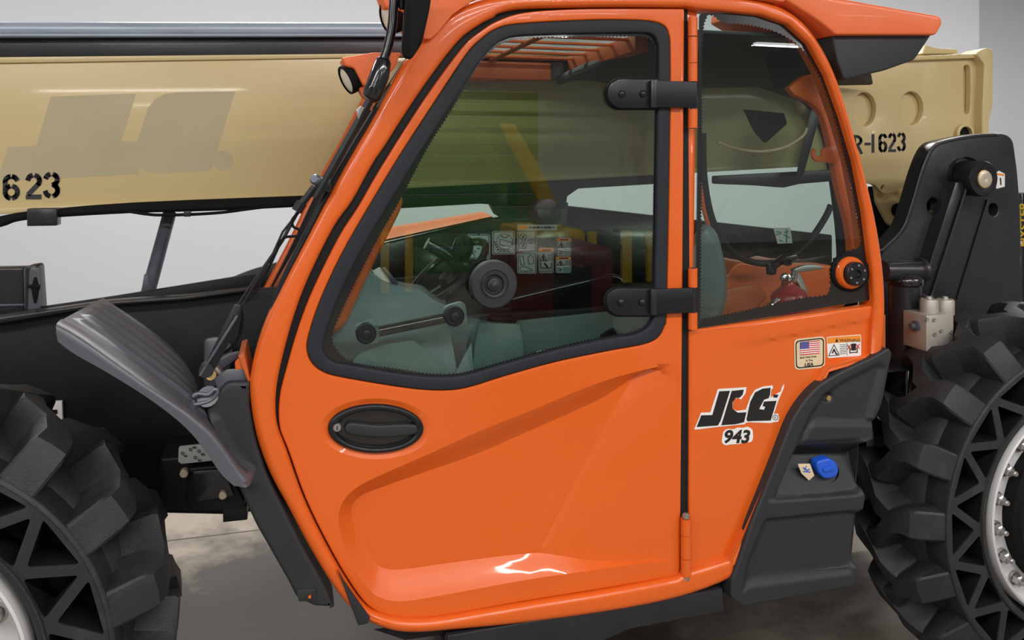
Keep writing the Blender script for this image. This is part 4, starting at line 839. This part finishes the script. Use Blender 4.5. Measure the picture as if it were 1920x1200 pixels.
q = MB(); q.tube([Vector((2.145, .15, .63)), Vector((2.145, 1.9, .63))], .16, 'chassis', 20); q.box((-1.7, .66, .70), (2.5, 1.35, .98), 'chassis', .01); part(q, 'rear_axle', ch)

# ---- boom
bo = MB()
bt = [(-120, 114), (0, 113), (720, 105), (1500, 98), (1700, 98)]; bb = [(1700, 298), (1230, 325), (750, 352), (590, 372), (0, 400), (-120, 406)]
bo.plate([bt + bb], 1.0, .42, 'cream', bev=.006, seg=3)
bo.plate([[(-120, 108), (0, 107), (720, 100), (1600, 95), (1600, 100), (720, 107), (0, 118), (-120, 120)]], .988, .43, 'cream', bev=.002)
bo.plate([[(-120, 402), (0, 391), (590, 366), (750, 346), (1230, 320), (1500, 306), (1500, 313), (1230, 328), (750, 354), (590, 376), (0, 402), (-120, 412)]], .985, .44, 'cream', bev=.002)
boom = part(bo, 'boom', None, 'cream painted telescopic boom')
ghost = MB()
def g3(L): return [(x / 3.0, y / 3.0) for x, y in L]
ghost.plate([g3([(285, 543), (765, 527), (680, 795), (770, 795), (790, 740), (830, 610), (870, 560), (930, 528), (1000, 520), (1324, 513), (1220, 845), (1195, 930), (1185, 960), (870, 975), (820, 965), (797, 945), (780, 978), (430, 997), (-60, 1020), (0, 960), (45, 828), (205, 820)])], .9993, .0004, 'ghost', bev=0)
ghost.plate([ell(1253 / 3, 902 / 3, 56 / 3)], .9990, .0004, 'ghost', bev=0); part(ghost, 'faded_logo', boom, 'ghost mark of removed large logo letters')
# stencilled numbers, drawn as strokes with stencil breaks
def stencil(q, ch_, x, y, w_, h_, Y, t):
    def f(u, v): return (x + w_ * u, y - h_ * v)
    def arc(cx, cy, rx, ry, a0, a1, n=10): return [f(cx + rx * math.cos(math.radians(a0 + (a1 - a0) * k / n)), cy + ry * math.sin(math.radians(a0 + (a1 - a0) * k / n))) for k in range(n + 1)]
    S = []
    if ch_ == '1': S = [[f(.5, 0), f(.5, 1)]]
    if ch_ == '6': S = [arc(.5, .73, .38, .25, 25, 72), arc(.5, .73, .38, .25, 108, 180) + [f(.12, .32)], arc(.5, .28, .38, .27, 185, 252), arc(.5, .28, .38, .27, 288, 430), arc(.5, .28, .38, .27, 112, 155)]
    if ch_ == '2': S = [arc(.5, .74, .36, .25, 165, 112), arc(.5, .74, .36, .25, 68, -35) + [f(.2, .16)], [f(.1, .02), f(.9, .02)]]
    if ch_ == '3': S = [arc(.48, .75, .36, .24, 160, 114), arc(.48, .75, .36, .24, 66, -70), arc(.48, .26, .38, .26, 70, -66), arc(.48, .26, .38, .26, -114, -165)]
    if ch_ == '-': S = [[f(.15, .5), f(.85, .5)]]
    if ch_ == 'R': S = [[f(.15, 0), f(.15, 1)], arc(.3, .73, .5, .25, 80, -80), [f(.5, .4), f(.85, 0)], [f(.15, .98), f(.35, .98)]]
    for L in S: q.stroke(L, t, Y, 'stencil')
q = MB()
for ch_, x, y in (('1', -16, 373), ('6', 6, 372), ('2', 48, 370), ('3', 82, 368)): stencil(q, ch_, x, y, 30 if ch_ != '1' else 14, 42, .9972, 9)
part(q, 'stencil_number', boom, 'black stencilled number near the left edge')
# hoses and pipes below and the long tube above
q = MB(); q.tube([at(x, y, .95) for x, y in sm([(-60, 428), (0, 418), (30, 408), (90, 401), (250, 392), (400, 388), (590, 379), (760, 366), (1240, 338)], n=4)], .016, 'rubber_dark', 10)
q.tube([at(x, y, .98) for x, y in sm([(-60, 420), (0, 412), (60, 402), (250, 386), (590, 372)], n=3)], .014, 'rubber_dark', 10)
q.tube([at(x, y, .93) for x, y in sm([(240, 396), (290, 403), (360, 402), (420, 398), (480, 390), (590, 378)], n=3)], .006, 'rubber_dark', 8)
q.box(at(83, 405, .95) + Vector((-.05, -.03, -.035)), at(83, 405, .95) + Vector((.05, .03, .03)), 'black_paint', .004); q.box(at(352, 401, .93) + Vector((-.012, -.02, -.01)), at(352, 401, .93) + Vector((.012, .02, .012)), 'black_paint', .002)
for x in (78, 98): q.lathe(at(x, 418, .95), (0, 0, -1), [(.012, -.02), (.012, .008), (0, .009)], 'black_paint', 6)
part(q, 'hydraulic_hose', boom, 'black hoses clipped under the boom', angle=60)
q = MB(); P = [(-120, 57), (760, 57)]
q.tube([at(x, 56, 1.0) for x in (-150, 900)], 14 * ppm(300, 1.0) * 1.05, 'steel_blue', 24); q.tube([at(x, 66, .97) for x in (-150, 900)], .007, 'steel_blue', 8)
q.plate([[(-150, 68), (900, 68), (900, 105), (-150, 109)]], 1.01, .25, 'black_paint', bev=.01, seg=3); part(q, 'boom_tube', boom, 'blue grey steel tube above a dark rail on top of the boom', angle=50)
q = MB(); q.tube([at(274, 562, .85), at(318, 400, 1.1)], .026, 'rod', 16); q.plate([[(262, 562), (270, 515), (276, 515), (285, 562)]], .83, .02, 'rod', bev=.002); part(q, 'support_rod', None, 'leaning steel rod between frame and boom', angle=60)
q = MB(); q.plate([[(735, 352), (1240, 326), (1240, 342), (1090, 350), (1064, 368), (1060, 392), (900, 382), (730, 392)]], 1.2, .06, 'chassis', bev=.003); part(q, 'underside_rail', boom, 'black rail of valves below the boom')
q = MB(); q.plate([[(918, 380), (1066, 380), (1062, 420), (1000, 440), (930, 402)]], 1.3, .05, 'console', bev=.003); q.lathe(at(1018, 397, 1.29), (0, -1, 0), [(.035, 0), (.035, .02), (.02, .025), (0, .025)], 'steel', 20); part(q, 'link_plate', boom, 'grey green link plate with a pin')
# rear end plate of the boom
rp = rnd([(1560, 120, 2), (1745, 108, 3), (1850, 104, 6), (1852, 300, 3), (1840, 420, 4), (1730, 372, 6), (1712, 364, 6), (1704, 353, 4), (1690, 352, 6), (1680, 360, 6), (1658, 366, 8), (1640, 345, 6), (1500, 335, 4)], 4)
hol = [ell(1621, 205, 22, 32, 32), ell(1709, 203, 22.5, 31.5, 32), sm([(1813, 122), (1819, 128), (1820, 160), (1819, 205), (1814, 214), (1808, 206), (1806, 160), (1807, 128)], True, 4)]
q = MB(); q.plate([rp] + hol + [ell(1656, 352, 4, 5, 16)], .93, .03, 'cream', bev=.004, seg=3)
q.plate([[(1560, 125), (1850, 108), (1850, 230), (1560, 250)]], .965, .03, 'cream', bev=0)
q.plate([rnd([(1830, 100, 6), (1848, 89, 8), (1862, 92, 6), (1862, 200, 8), (1855, 225, 6), (1853, 330, 3), (1841, 330, 3), (1842, 210, 5), (1846, 120, 6)], 3)], .88, .12, 'cream', bev=.006, seg=3)
q.plate([[(1560, 112), (1735, 104), (1845, 100), (1845, 108), (1735, 112), (1560, 120)]], .90, .1, 'cream', bev=.004)
q.plate([rnd([(1735, 84, 2), (1755, 90, 3), (1795, 92, 2), (1797, 101, 2), (1730, 101, 2)], 2)], .95, .15, 'cream', bev=.004)
q.lathe(at(1805, 252, .93), (0, -1, 0), [(.055, 0), (.055, .02), (.04, .022), (.04, 0)], 'cream', 24); q.lathe(at(1805, 252, .93), (0, -1, 0), [(.041, .002), (0, .002)], 'rubber_dark', 24)
q.lathe(at(1656, 352, .955), (0, -1, 0), [(.014, .0), (0, .0)], 'rubber_dark', 12)
rb = part(q, 'boom_end_plate', boom, 'cream rear end plate of the boom with round pockets')
q = MB()
for ch_, x, y, w_ in (('R', 1600, 287, 18), ('-', 1621, 286, 12), ('1', 1633, 285, 8), ('6', 1648, 284, 15), ('2', 1666, 283, 14), ('3', 1683, 282, 15)): stencil(q, ch_, x, y, w_, 32, .9285, 5.2)
part(q, 'stencil_number', boom, 'black stencilled number beside the round pockets')
q = MB(); q.plate([rnd([(1640, 340, 2), (1705, 355, 10), (1735, 372, 6), (1740, 420, 4), (1700, 424, 6), (1668, 424, 10), (1655, 400, 8), (1645, 380, 4)], 4)], .99, .02, 'cream', bev=.003); q.lathe(at(1682, 394, .99), (0, -1, 0), [(.036, 0), (.036, .015), (.022, .018), (.02, .03), (0, .031)], 'rubber_dark', 20); part(q, 'pivot_link', boom); q = MB(); q.plate([[(1640, 350), (1740, 350), (1740, 470), (1640, 490)]], 1.06, .05, 'rubber_dark', bev=0); part(q, 'pivot_plate', boom)

# ---- rear tower
tw = rnd([(1656, 468, 3), (1690, 430, 20), (1708, 385, 30), (1730, 310, 30), (1748, 275, 14), (1775, 262, 20), (1830, 252, 20), (1885, 250, 14), (1900, 262, 14), (1908, 320, 10), (1914, 400, 10), (1917, 640), (1916, 760), (1640, 860), (1640, 560)], 6)
q = MB(); q.plate([tw, ell(1750, 386, 11, 15, 24), ell(1863, 393, 9, 12, 24)], .47, .05, 'black_paint', bev=.006, seg=3)
q.plate([rnd([(1735, 330), (1880, 300), (1890, 700), (1700, 800), (1700, 480)], 20)], .60, .04, 'chassis', bev=.004)
rim_ = sm([(1650, 470), (1690, 430), (1708, 385), (1728, 318), (1748, 275), (1775, 262), (1830, 252), (1870, 250)], n=5)
q.plate([rim_ + [(x + 6, y + 5) for x, y in reversed(rim_)]], .46, .075, 'black_paint', bev=.005, seg=3)
tower = part(q, 'rear_tower', None, 'black rear frame tower holding the boom pivot', angle=40)
q = MB(); p_ = ppm(1845, .42)
q.lathe(at(1806, 330, .47), (0, -1, 0), [(.085, 0), (.085, .02)], 'black_paint', 32)
q.lathe(at(1845, 335, .36), (0, 1, 0), [(0, .002), (.03, .002), (.034, 0), (.073, 0), (.078, .006), (.078, .11)], 'satin_black', 36); part(q, 'pivot_boss', tower, angle=40)
q = MB(); q.lathe(at(1846, 336, .355), (0, -1, 0), [(.036, -.01), (.036, .004), (.033, .006), (.003, .006), (0, .004)], 'pin', 30); q.lathe(at(1846, 336, .357), (0, -1, 0), [(.039, -.006), (.039, .002), (.036, .003)], 'brass', 30); part(q, 'pivot_pin', tower, 'machined steel pivot pin')
q = MB(); q.plate([rnd([(1868, 324), (1873, 320), (1884, 326), (1884, 350), (1868, 354)], 1)], .466, .002, 'white_print', bev=0); q.stroke([(1870, 326), (1882, 328)], 3, .464, 'orange_print'); q.stroke([(1876, 334), (1877, 346)], 2, .464, 'black_print'); part(q, 'torn_sticker', tower, 'torn white and orange sticker')
q = MB()
A, B = at(1728, 570, .50), at(1806, 345, .50)
def wedge(L, Y, th): q.plate([L], Y, th, 'black_paint', bev=.006, seg=2)
wedge([(1792, 342), (1812, 341), (1815, 352), (1766, 515), (1744, 560), (1730, 580), (1716, 580)], .40, .07); wedge([(1780, 360), (1790, 345), (1795, 345), (1735, 540), (1722, 560)], .43, .05); q.tube([at(1812, 350, .395), at(1745, 556, .395)], .007, 'satin_black', 8)
q.tube([at(1852, 375, .465), at(1795, 560, .465)], .005, 'satin_black', 8); part(q, 'tower_brace', tower)
# ---- lift cylinder, valve block
q = MB(); q.tube([at(1697, 535, .30), at(1697, 900, .30)], .062, 'black_paint', 24); q.lathe(at(1697, 535, .30), (0, 0, 1), [(.062, 0), (.07, .01), (.07, .03), (.05, .05), (0, .055)], 'gloss_black', 24)
q.tube([at(1655, 508, .3), at(1722, 508, .3)], .042, 'black_paint', 20); q.lathe(at(1722, 508, .3), (1, 0, 0), [(.042, -.01), (.055, 0), (.055, .015), (0, .016)], 'black_paint', 20); q.box(at(1657, 497, .3) + Vector((0, -.03, 0)), at(1722, 489, .3) + Vector((0, .03, 0)), 'black_paint', .003)
cyl = part(q, 'lift_cylinder', None, 'black hydraulic cylinder behind the cab', angle=50)
q = MB(); q.tube([at(1704, 690, .22), at(1702, 745, .22)], .018, 'chrome', 16); part(q, 'cylinder_rod', cyl, 'chrome rod', angle=60)
q = MB(); q.box(at(1660, 690, .20) + Vector((-.02, 0, -.02)), at(1730, 690, .20) + Vector((0, .15, .0)), 'black_paint', .003); part(q, 'cylinder_gland', cyl); q = MB(); q.tube([at(1730, 553, .24), at(1740, 560, .22), at(1748, 556, .2)], .009, 'black_paint', 8); part(q, 'cylinder_pipe', cyl)
mb = MB(); a = at(1737, 592, .12); b = at(1788, 655, .12); mb.box((a.x, .12, b.z), (b.x, .24, a.z), 'manifold', .002)
o = part(mb, 'valve_block', None, 'bare metal hydraulic valve block')
q = MB()
for x in (1738, 1768): 
    q = MB(); c = at(x + 4, 590, .18); q.lathe(c, (0, 0, 1), [(.026, 0), (.026, .002), (.034, .003), (.034, .056), (.030, .062), (.012, .062), (.010, .072), (0, .073)], 'manifold', 24); part(q, 'solenoid', o, 'pale cylindrical solenoid coil')
q = MB(); c = Vector((a.x, .17, (a.z + b.z) / 2 + .02)); q.lathe(c, (-1, 0, 0), [(.02, 0), (.02, .01), (.012, .012), (.012, .03), (0, .031)], 'rod', 16)
for x, y in ((1752, 627), (1764, 620), (1783, 623), (1751, 600), (1738, 599)): f_ = MB(); f_.lathe(at(x, y, .119), (0, -1, 0), [(.007, 0), (.007, .004), (.003, .004), (0, .001)], 'steel', 10); part(f_, 'port_plug', o)
f_ = MB(); f_.tube([at(1740, 655, .16), at(1738, 690, .16)], .012, 'steel', 10); part(f_, 'pipe_stub', o); f_ = MB(); f_.tube([at(1760, 655, .16), at(1762, 690, .16)], .014, 'steel', 10); part(f_, 'pipe_stub', o); part(q, 'block_fitting', o, 'dark threaded fitting')
q = MB(); q.tube([at(1640, 800, .2), at(1690, 806, .2)], .022, 'rubber_dark', 12); q.lathe(at(1664, 782, .15), (-.3, -1, 0), [(.028, -.03), (.028, .01), (.022, .014), (0, .014)], 'brass', 18); q.tube([at(1645, 770, .2), at(1668, 772, .2)], .025, 'satin_black', 12); part(q, 'axle_fitting', None, 'brass cap and black pipes beside the tank cover')

# ---- wheels
RR, RT = .590, .735; NL = 18; W0, W1 = 0.0, .40
def wheel(cx, name, lab, rot):
    YW = -.12; C0 = Vector((cx, YW, .63))
    wh = bpy.data.objects.new(name, None); SC.collection.objects.link(wh); wh.parent = TH; wh.location = C0 - ORIGIN; wh['label'] = lab
    def pt(th, w_, r): return C0 + Vector((r * math.cos(th), w_, r * math.sin(th)))
    q = MB()
    # carcass
    prof = [(.60, .0 + .10), (.615, .12), (.622, .20), (.615, .28), (.60, .30), (.59, .40), (.42, .40)]
    q.lathe(C0, (0, 1, 0), [(RR, .0), (RR + .01, .003), (.605, .03)] + prof, 'rubber', 72)
    # side web with triangular openings
    outer = [(RR * math.cos(a), RR * math.sin(a)) for a in [2 * PI * k / 96 for k in range(96)]]
    inner_ = [(.425 * math.cos(a), .425 * math.sin(a)) for a in [2 * PI * k / 72 for k in range(72)]]
    tri = []
    for k in range(NL):
        a = rot + 2 * PI * k / NL; s = 2 * PI / NL
        def P(u, r): return (r * math.cos(a + u * s), r * math.sin(a + u * s))
        tri.append(rnd([P(.04, .577), P(.80, .577), P(.42, .475)], .012, 5)); tri.append(rnd([P(.92, .562), P(1.30, .452), P(.54, .452)], .012, 5))
    def fill(loops, y):
        pts = []; ed = []
        for L in loops:
            o = len(pts); pts.extend(Vector(p) for p in L); ed += [(o + i, o + (i + 1) % len(L)) for i in range(len(L))]
        V2, _, F2, _, _, _ = delaunay_2d_cdt(pts, ed, [], 0, 1e-7); K = []
        for f in F2:
            c = (sum(V2[i].x for i in f) / len(f), sum(V2[i].y for i in f) / len(f))
            if math.hypot(*c) < .4249 or any(abs(c[0] - L[0][0]) < .2 and abs(c[1] - L[0][1]) < .2 and inside(c, L) for L in loops[2:]): continue
            K.append(f)
        q.add([C0 + Vector((v.x, y, v.y)) for v in V2], K, 'rubber')
    tin = tri       # widened at the mouth
    fill([outer, inner_] + tin, .0)
    for L, T in zip(tri, tin):
        n = len(L); q.add([C0 + Vector((x, .0, z)) for x, z in T] + [C0 + Vector((x, .005, z)) for x, z in L] + [C0 + Vector((x * .995, .12, z * .995)) for x, z in L], [(k * n + i, k * n + (i + 1) % n, (k + 1) * n + (i + 1) % n, (k + 1) * n + i) for k in range(1) for i in range(n)], 'rubber')
        q.add([C0 + Vector((x, .005, z)) for x, z in L] + [C0 + Vector((x * .995, .12, z * .995)) for x, z in L], [(i, (i + 1) % n, n + (i + 1) % n, n + i) for i in range(n)], 'rubber_dark')  # opening walls in darker rubber: shade of the depth put into the colour
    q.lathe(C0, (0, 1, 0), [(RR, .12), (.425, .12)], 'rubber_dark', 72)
    q.lathe(C0, (0, -1, 0), [(RR - .004, 0), (RR - .001, .004), (RR + .004, .003), (RR + .008, 0)], 'rubber', 96)
    q.lathe(C0, (0, -1, 0), [(.448, 0), (.446, .006), (.440, .007), (.436, .001), (.43, .001), (.425, -.004), (.42, -.03), (.405, -.05), (.40, -.10)], 'rubber', 72)
    # lugs: swept wedges from shoulder to past the middle of the tread, alternating from either side
    rows = [(.001, 0, .060, .056, .5925, .5905), (.042, .0, .064, .050, .690, .590), (.052, .0, .064, .048, .707, .585), (.09, .0, .060, .043, .723, .595), (.15, .03, .054, .038, .729, .60), (.20, .105, .052, .035, .729, .60), (.250, .125, .050, .033, .726, .60), (.262, .125, .044, .026, .720, .60)]
    for side in (0, 1):
        for k in range(NL):
            a = rot + 2 * PI * (k + (.5 if side else 0) + .30) / NL; secs = []
            for w_, sh, hb, ht, rt, rb_ in rows:
                ww = w_ if side == 0 else W1 - w_; c = a + sh / .7 * 1.0
                hb2, ht2 = hb / .66, ht / .72
                secs.append([pt(c - hb2, ww, rb_), pt(c - ht2 - .006, ww, rt - .012), pt(c - ht2 + .006, ww, rt), pt(c, ww, rt + .001), pt(c + ht2 - .006, ww, rt), pt(c + ht2 + .006, ww, rt - .012), pt(c + hb2, ww, rb_)])
            q.loft(secs, 'rubber')
    ty = part(q, 'tyre', wh, None, angle=32); ty.location = Vector((0, 0, 0)); ty.data.transform(Matrix.Translation(ORIGIN - C0))
    def sub(m, nm, lb=None):
        o = part(m, nm, wh, lb, angle=35); o.data.transform(Matrix.Translation(ORIGIN - C0)); return o
    q = MB(); q.lathe(C0, (0, -1, 0), [(.400, -.09), (.404, -.02), (.398, .0), (.392, .004), (.386, -.002), (.378, -.035), (.36, -.042), (.31, -.045), (.24, -.045), (.24, -.1)], 'rim', 96); sub(q, 'rim', 'white painted steel rim')
    q = MB(); q.lathe(C0, (0, -1, 0), [(.305, -.045), (.305, .0), (.29, .02), (.20, .035), (.19, .07), (.12, .08), (0, .08)], 'rubber_dark', 60); sub(q, 'hub', 'black hub')
    for k in range(20):
        a = 2 * PI * (k + .35) / 20; c = C0 + Vector((.345 * math.cos(a), .043, .345 * math.sin(a)))
        q = MB(); q.lathe(c, (0, -1, 0), [(.027, 0), (.027, .006), (.021, .007), (.021, .010)], 'steel', 20); q.lathe(c, (0, -1, 0), [(.020, .008), (.020, .030), (.014, .034), (.010, .034)], 'steel', 6, a0=k); q.lathe(c, (0, -1, 0), [(.010, .03), (.010, .052), (.007, .056), (0, .056)], 'steel', 14); sub(q, 'wheel_nut')
    return wh
wheel(-1.706, 'front_wheel', 'front wheel with solid lugged tyre at the left edge', .10)
wheel(2.145, 'rear_wheel', 'rear wheel with solid lugged tyre at the right edge', .23)
q = MB(); q.lathe(at(1895, 600, 1.0), (0, 0, 1), [(.20, -.2), (.19, -.05), (.16, .03), (.10, .09), (0, .11)], 'fender', 28); part(q, 'far_mudguard', None, 'grey rounded guard above the rear tyre', angle=60)
# engine cover on the far side, seen through both panes
q = MB(); q.hull([at(x, y, Y) for Y in (1.55, 2.1) for x, y in ((690, 462), (922, 408), (1060, 385), (1235, 415), (1560, 440), (1560, 760), (690, 760))], 'gloss_black', .01); ec = part(q, 'engine_cover', None, 'black engine cover beyond the cab')
q = MB(); q.hull([at(690, 456, 1.5), at(924, 405, 1.5), at(690, 432, 1.75), at(905, 396, 1.75), at(690, 460, 1.52), at(924, 409, 1.52)], 'orange', .004); part(q, 'cover_trim', ec, 'orange trim strip')
q = MB(); q.plate([rnd([(980, 395), (1062, 395), (1080, 460), (1155, 470), (1165, 560), (1200, 640), (980, 640), (960, 520)], 8)], 1.45, .06, 'maroon', bev=.02, seg=3)

# ================================================================ other things
t = thing('fire_extinguisher', 'small red fire extinguisher with chrome valve seen through the rear side window', 'fire extinguisher', at(1480, 590, .42))
q = MB(); c = at(1482, 575, .42); ax = Vector((-.12, 0, 1)); q.lathe(c, ax, [(0, -.06), (.07, -.05), (.074, -.03), (.074, .045), (.064, .062), (.03, .085), (.024, .105), (0, .105)], 'ext_red', 28); q.obj('cylinder', t, 50)
q = MB(); q.tube([at(1487, 528, .42), at(1490, 508, .42)], .014, 'chrome', 14); q.lathe(at(1474, 522, .40), (-.3, -1, .1), [(.022, -.01), (.022, .006), (.018, .010), (0, .010)], 'chrome', 20); q.tube([at(1474, 522, .41), at(1490, 518, .42)], .010, 'chrome', 10); q.obj('valve', t, 50)
q = MB(); q.plate([sm([(1487, 506), (1510, 498), (1535, 498), (1544, 504), (1520, 508), (1498, 511)], True, 3)], .41, .02, 'steel', bev=.003); q.plate([sm([(1494, 508), (1502, 516), (1510, 535), (1518, 560), (1508, 562), (1500, 540), (1490, 520)], True, 3)], .41, .02, 'chrome', bev=.003); q.obj('lever', t)
q = MB(); q.tube([at(1462, 560, .40), at(1450, 568, .38), at(1440, 575, .38)], .010, 'chrome', 10); q.obj('nozzle', t)

# forklift at the right edge, behind
t = thing('forklift', 'black forklift with yellow lettering parked at the right edge behind the rear tower', 'forklift', (at(1925, 500, 2.6).x, 2.6, FLOOR))
bx = at(1906, 400, 2.6).x
q = MB(); q.box((bx, 2.55, FLOOR), (bx + .22, 2.75, at(1906, 362, 2.6).z), 'gloss_black', .01); q.box((bx + .75, 2.55, FLOOR), (bx + .95, 2.75, at(1906, 362, 2.6).z), 'gloss_black', .01)
for z in (.35, 1.1, 1.7): q.box((bx + .2, 2.6, z), (bx + .78, 2.7, z + .08), 'gloss_black', .005)
m_ = q.obj('mast', t)
q = MB(); text(q, 'HYSTER', 1928, 463, 24, 2.53, 'yellow', rot=PI / 2, bold=.03)
q.plate([[(1909, 452), (1930, 452), (1930, 460), (1909, 460)]], 2.54, .003, 'white_print', bev=0); q.plate([[(1909, 480), (1914, 480), (1914, 497), (1909, 497)]], 2.54, .003, 'white_print', bev=0); q.obj('lettering', m_)
q = MB(); q.box((bx + .02, 2.8, .45), (bx + 1.1, 4.3, .9), 'yellow', .05); q.box((bx + .1, 3.6, .9), (bx + 1.0, 4.3, 1.4), 'gloss_black', .08); q.obj('body', t)
q = MB()
for x in (bx + .08, bx + 1.0):
    for y in (3.0, 4.1): q.lathe((x - .08, y, FLOOR + .3), (1, 0, 0), [(0, 0), (.16, .0), (.18, .02), (.29, .02), (.3, .04), (.3, .16), (.29, .18), (0, .18)], 'rubber', 28)
q.obj('tyre', t)
q = MB()
for x in (bx + .15, bx + .95):
    for y in (3.15, 3.95): q.tube([(x, y, .9), (x, y, 1.5)], .03, 'gloss_black', 10)
q.box((bx + .08, 3.1, 1.5), (bx + 1.02, 4.1, 1.55), 'gloss_black', .02); q.obj('overhead_guard', t)
q = MB(); q.box((bx + .2, 2.0, .12), (bx + .32, 2.6, .16), 'steel', .01); q.box((bx + .62, 2.0, .12), (bx + .74, 2.6, .16), 'steel', .01); q.obj('fork', t)

# yellow boom lift in the hall behind the camera: the cab glass mirrors it
def mir(px, py, k): v = at(px, py, k); return Vector((v.x, -v.y, v.z))
K = 7.0
t = thing('boom_lift', 'yellow boom lift mirrored in the cab door glass', 'boom lift', (mir(1050, 420, K).x, -K, FLOOR))
q = MB(); q.hull([mir(x, y, k) for k in (K, K + .35) for x, y in ((935, 232), (965, 232), (1010, 310), (1058, 405), (1022, 400), (985, 320))], 'yellow', .02); q.obj('arm', t)
q = MB(); b0 = mir(1040, 430, K); q.box((b0.x - .4, -K - 1.2, FLOOR + .3), (b0.x + .35, -K + .2, b0.z), 'yellow', .06); q.obj('chassis', t)
q = MB(); q.lathe(mir(1022, 400, K - .05), (0, 1, 0), [(.18, -.1), (.18, .1), (.12, .12), (0, .12)], 'steel', 24); q.obj('turntable_joint', t)
q = MB()
for dx in (-.3, .3):
    for y in (-K + .1, -K - 1.1): q.lathe((b0.x + dx, y, FLOOR + .4), (0, 1, 0), [(0, -.15), (.39, -.15), (.4, -.12), (.4, .12), (.39, .15), (0, .15)], 'rubber', 28)
q.obj('tyre', t)
for i, (p0, p1, p2, p3, lab) in enumerate(((715, 730, 760, 775, 'yellow lift truck mirrored low at the left of the door glass'), (1105, 1120, 1168, 1186, 'yellow lift truck mirrored right of the safety stickers'), (1215, 1232, 1275, 1290, 'yellow lift truck mirrored beside the rear edge of the door glass'))):
    D_ = 9.5; v = [mir(p, 440, D_).x for p in (p0, p1, p2, p3)]; zt = mir(p0, 435, D_).z
    t = thing('lift_truck', lab, 'lift truck', ((v[0] + v[3]) / 2, -D_, FLOOR), 'yellow lift trucks in the hall')
    q = MB(); q.box((v[0], -D_ - .1, FLOOR + .05), (v[1], -D_, zt), 'yellow', .01); q.box((v[2], -D_ - .1, FLOOR + .05), (v[3], -D_, zt), 'yellow', .01); q.box((v[0], -D_ - .08, zt - .3), (v[3], -D_ - .02, zt - .22), 'gloss_black', .01); q.obj('mast', t)
    q = MB(); q.box((v[0] - .04, -D_ - 1.4, FLOOR + .15), (v[3] + .04, -D_ - .15, FLOOR + .8), 'gloss_black', .05); q.obj('body', t)
    q = MB()
    for y in (-D_ - .35, -D_ - 1.2): q.tube([(v[0] - .06, y, FLOOR + .18), (v[3] + .06, y, FLOOR + .18)], .18, 'rubber', 18)
    q.obj('tyre', t)
t = thing('maroon_truck', 'maroon vehicle cab mirrored behind the stickers in the door glass', 'vehicle', (mir(1080, 500, 3.4).x, -3.9, FLOOR))
a, b = mir(960, 470, 3.4), mir(1158, 470, 3.4)
q = MB(); q.box((a.x, -4.4, FLOOR + .45), (b.x, -3.4, a.z), 'maroon', .08); bd = q.obj('body', t)
q = MB()
for x in (a.x + .25, b.x - .2):
    for y in (-3.5, -4.3): q.lathe((x, y, FLOOR + .38), (0, 1, 0), [(0, -.12), (.36, -.12), (.38, -.1), (.38, .1), (.36, .12), (0, .12)], 'rubber', 28)
q.obj('tyre', t)
q = MB(); v0, v1 = mir(1040, 500, 3.38), mir(1110, 620, 3.38); q.box((v0.x, -3.395, v1.z), (v1.x, -3.36, v0.z), 'gloss_black', .01); q.obj('vent_panel', t)
# green roller shutter in the end wall
v0, v1 = mir(790, 205, -YF - .2), mir(1030, 330, -YF - .2)
q = MB(); q.box((v0.x - .15, YF, FLOOR), (v1.x + .15, YF + .08, v0.z + .15), 'wall_grey', .01); dr = q.obj('door_1'); dr['kind'] = 'structure'
n = 14; zt_ = v0.z
for k in range(n):
    z0 = FLOOR + (zt_ - FLOOR) * k / n; z1 = FLOOR + (zt_ - FLOOR) * (k + 1) / n
    s = MB(); s.box((v0.x, YF + .06, z0 + .01), (v1.x, YF + .14, z1 - .01), 'green_door', .02); s.obj('slat', dr)
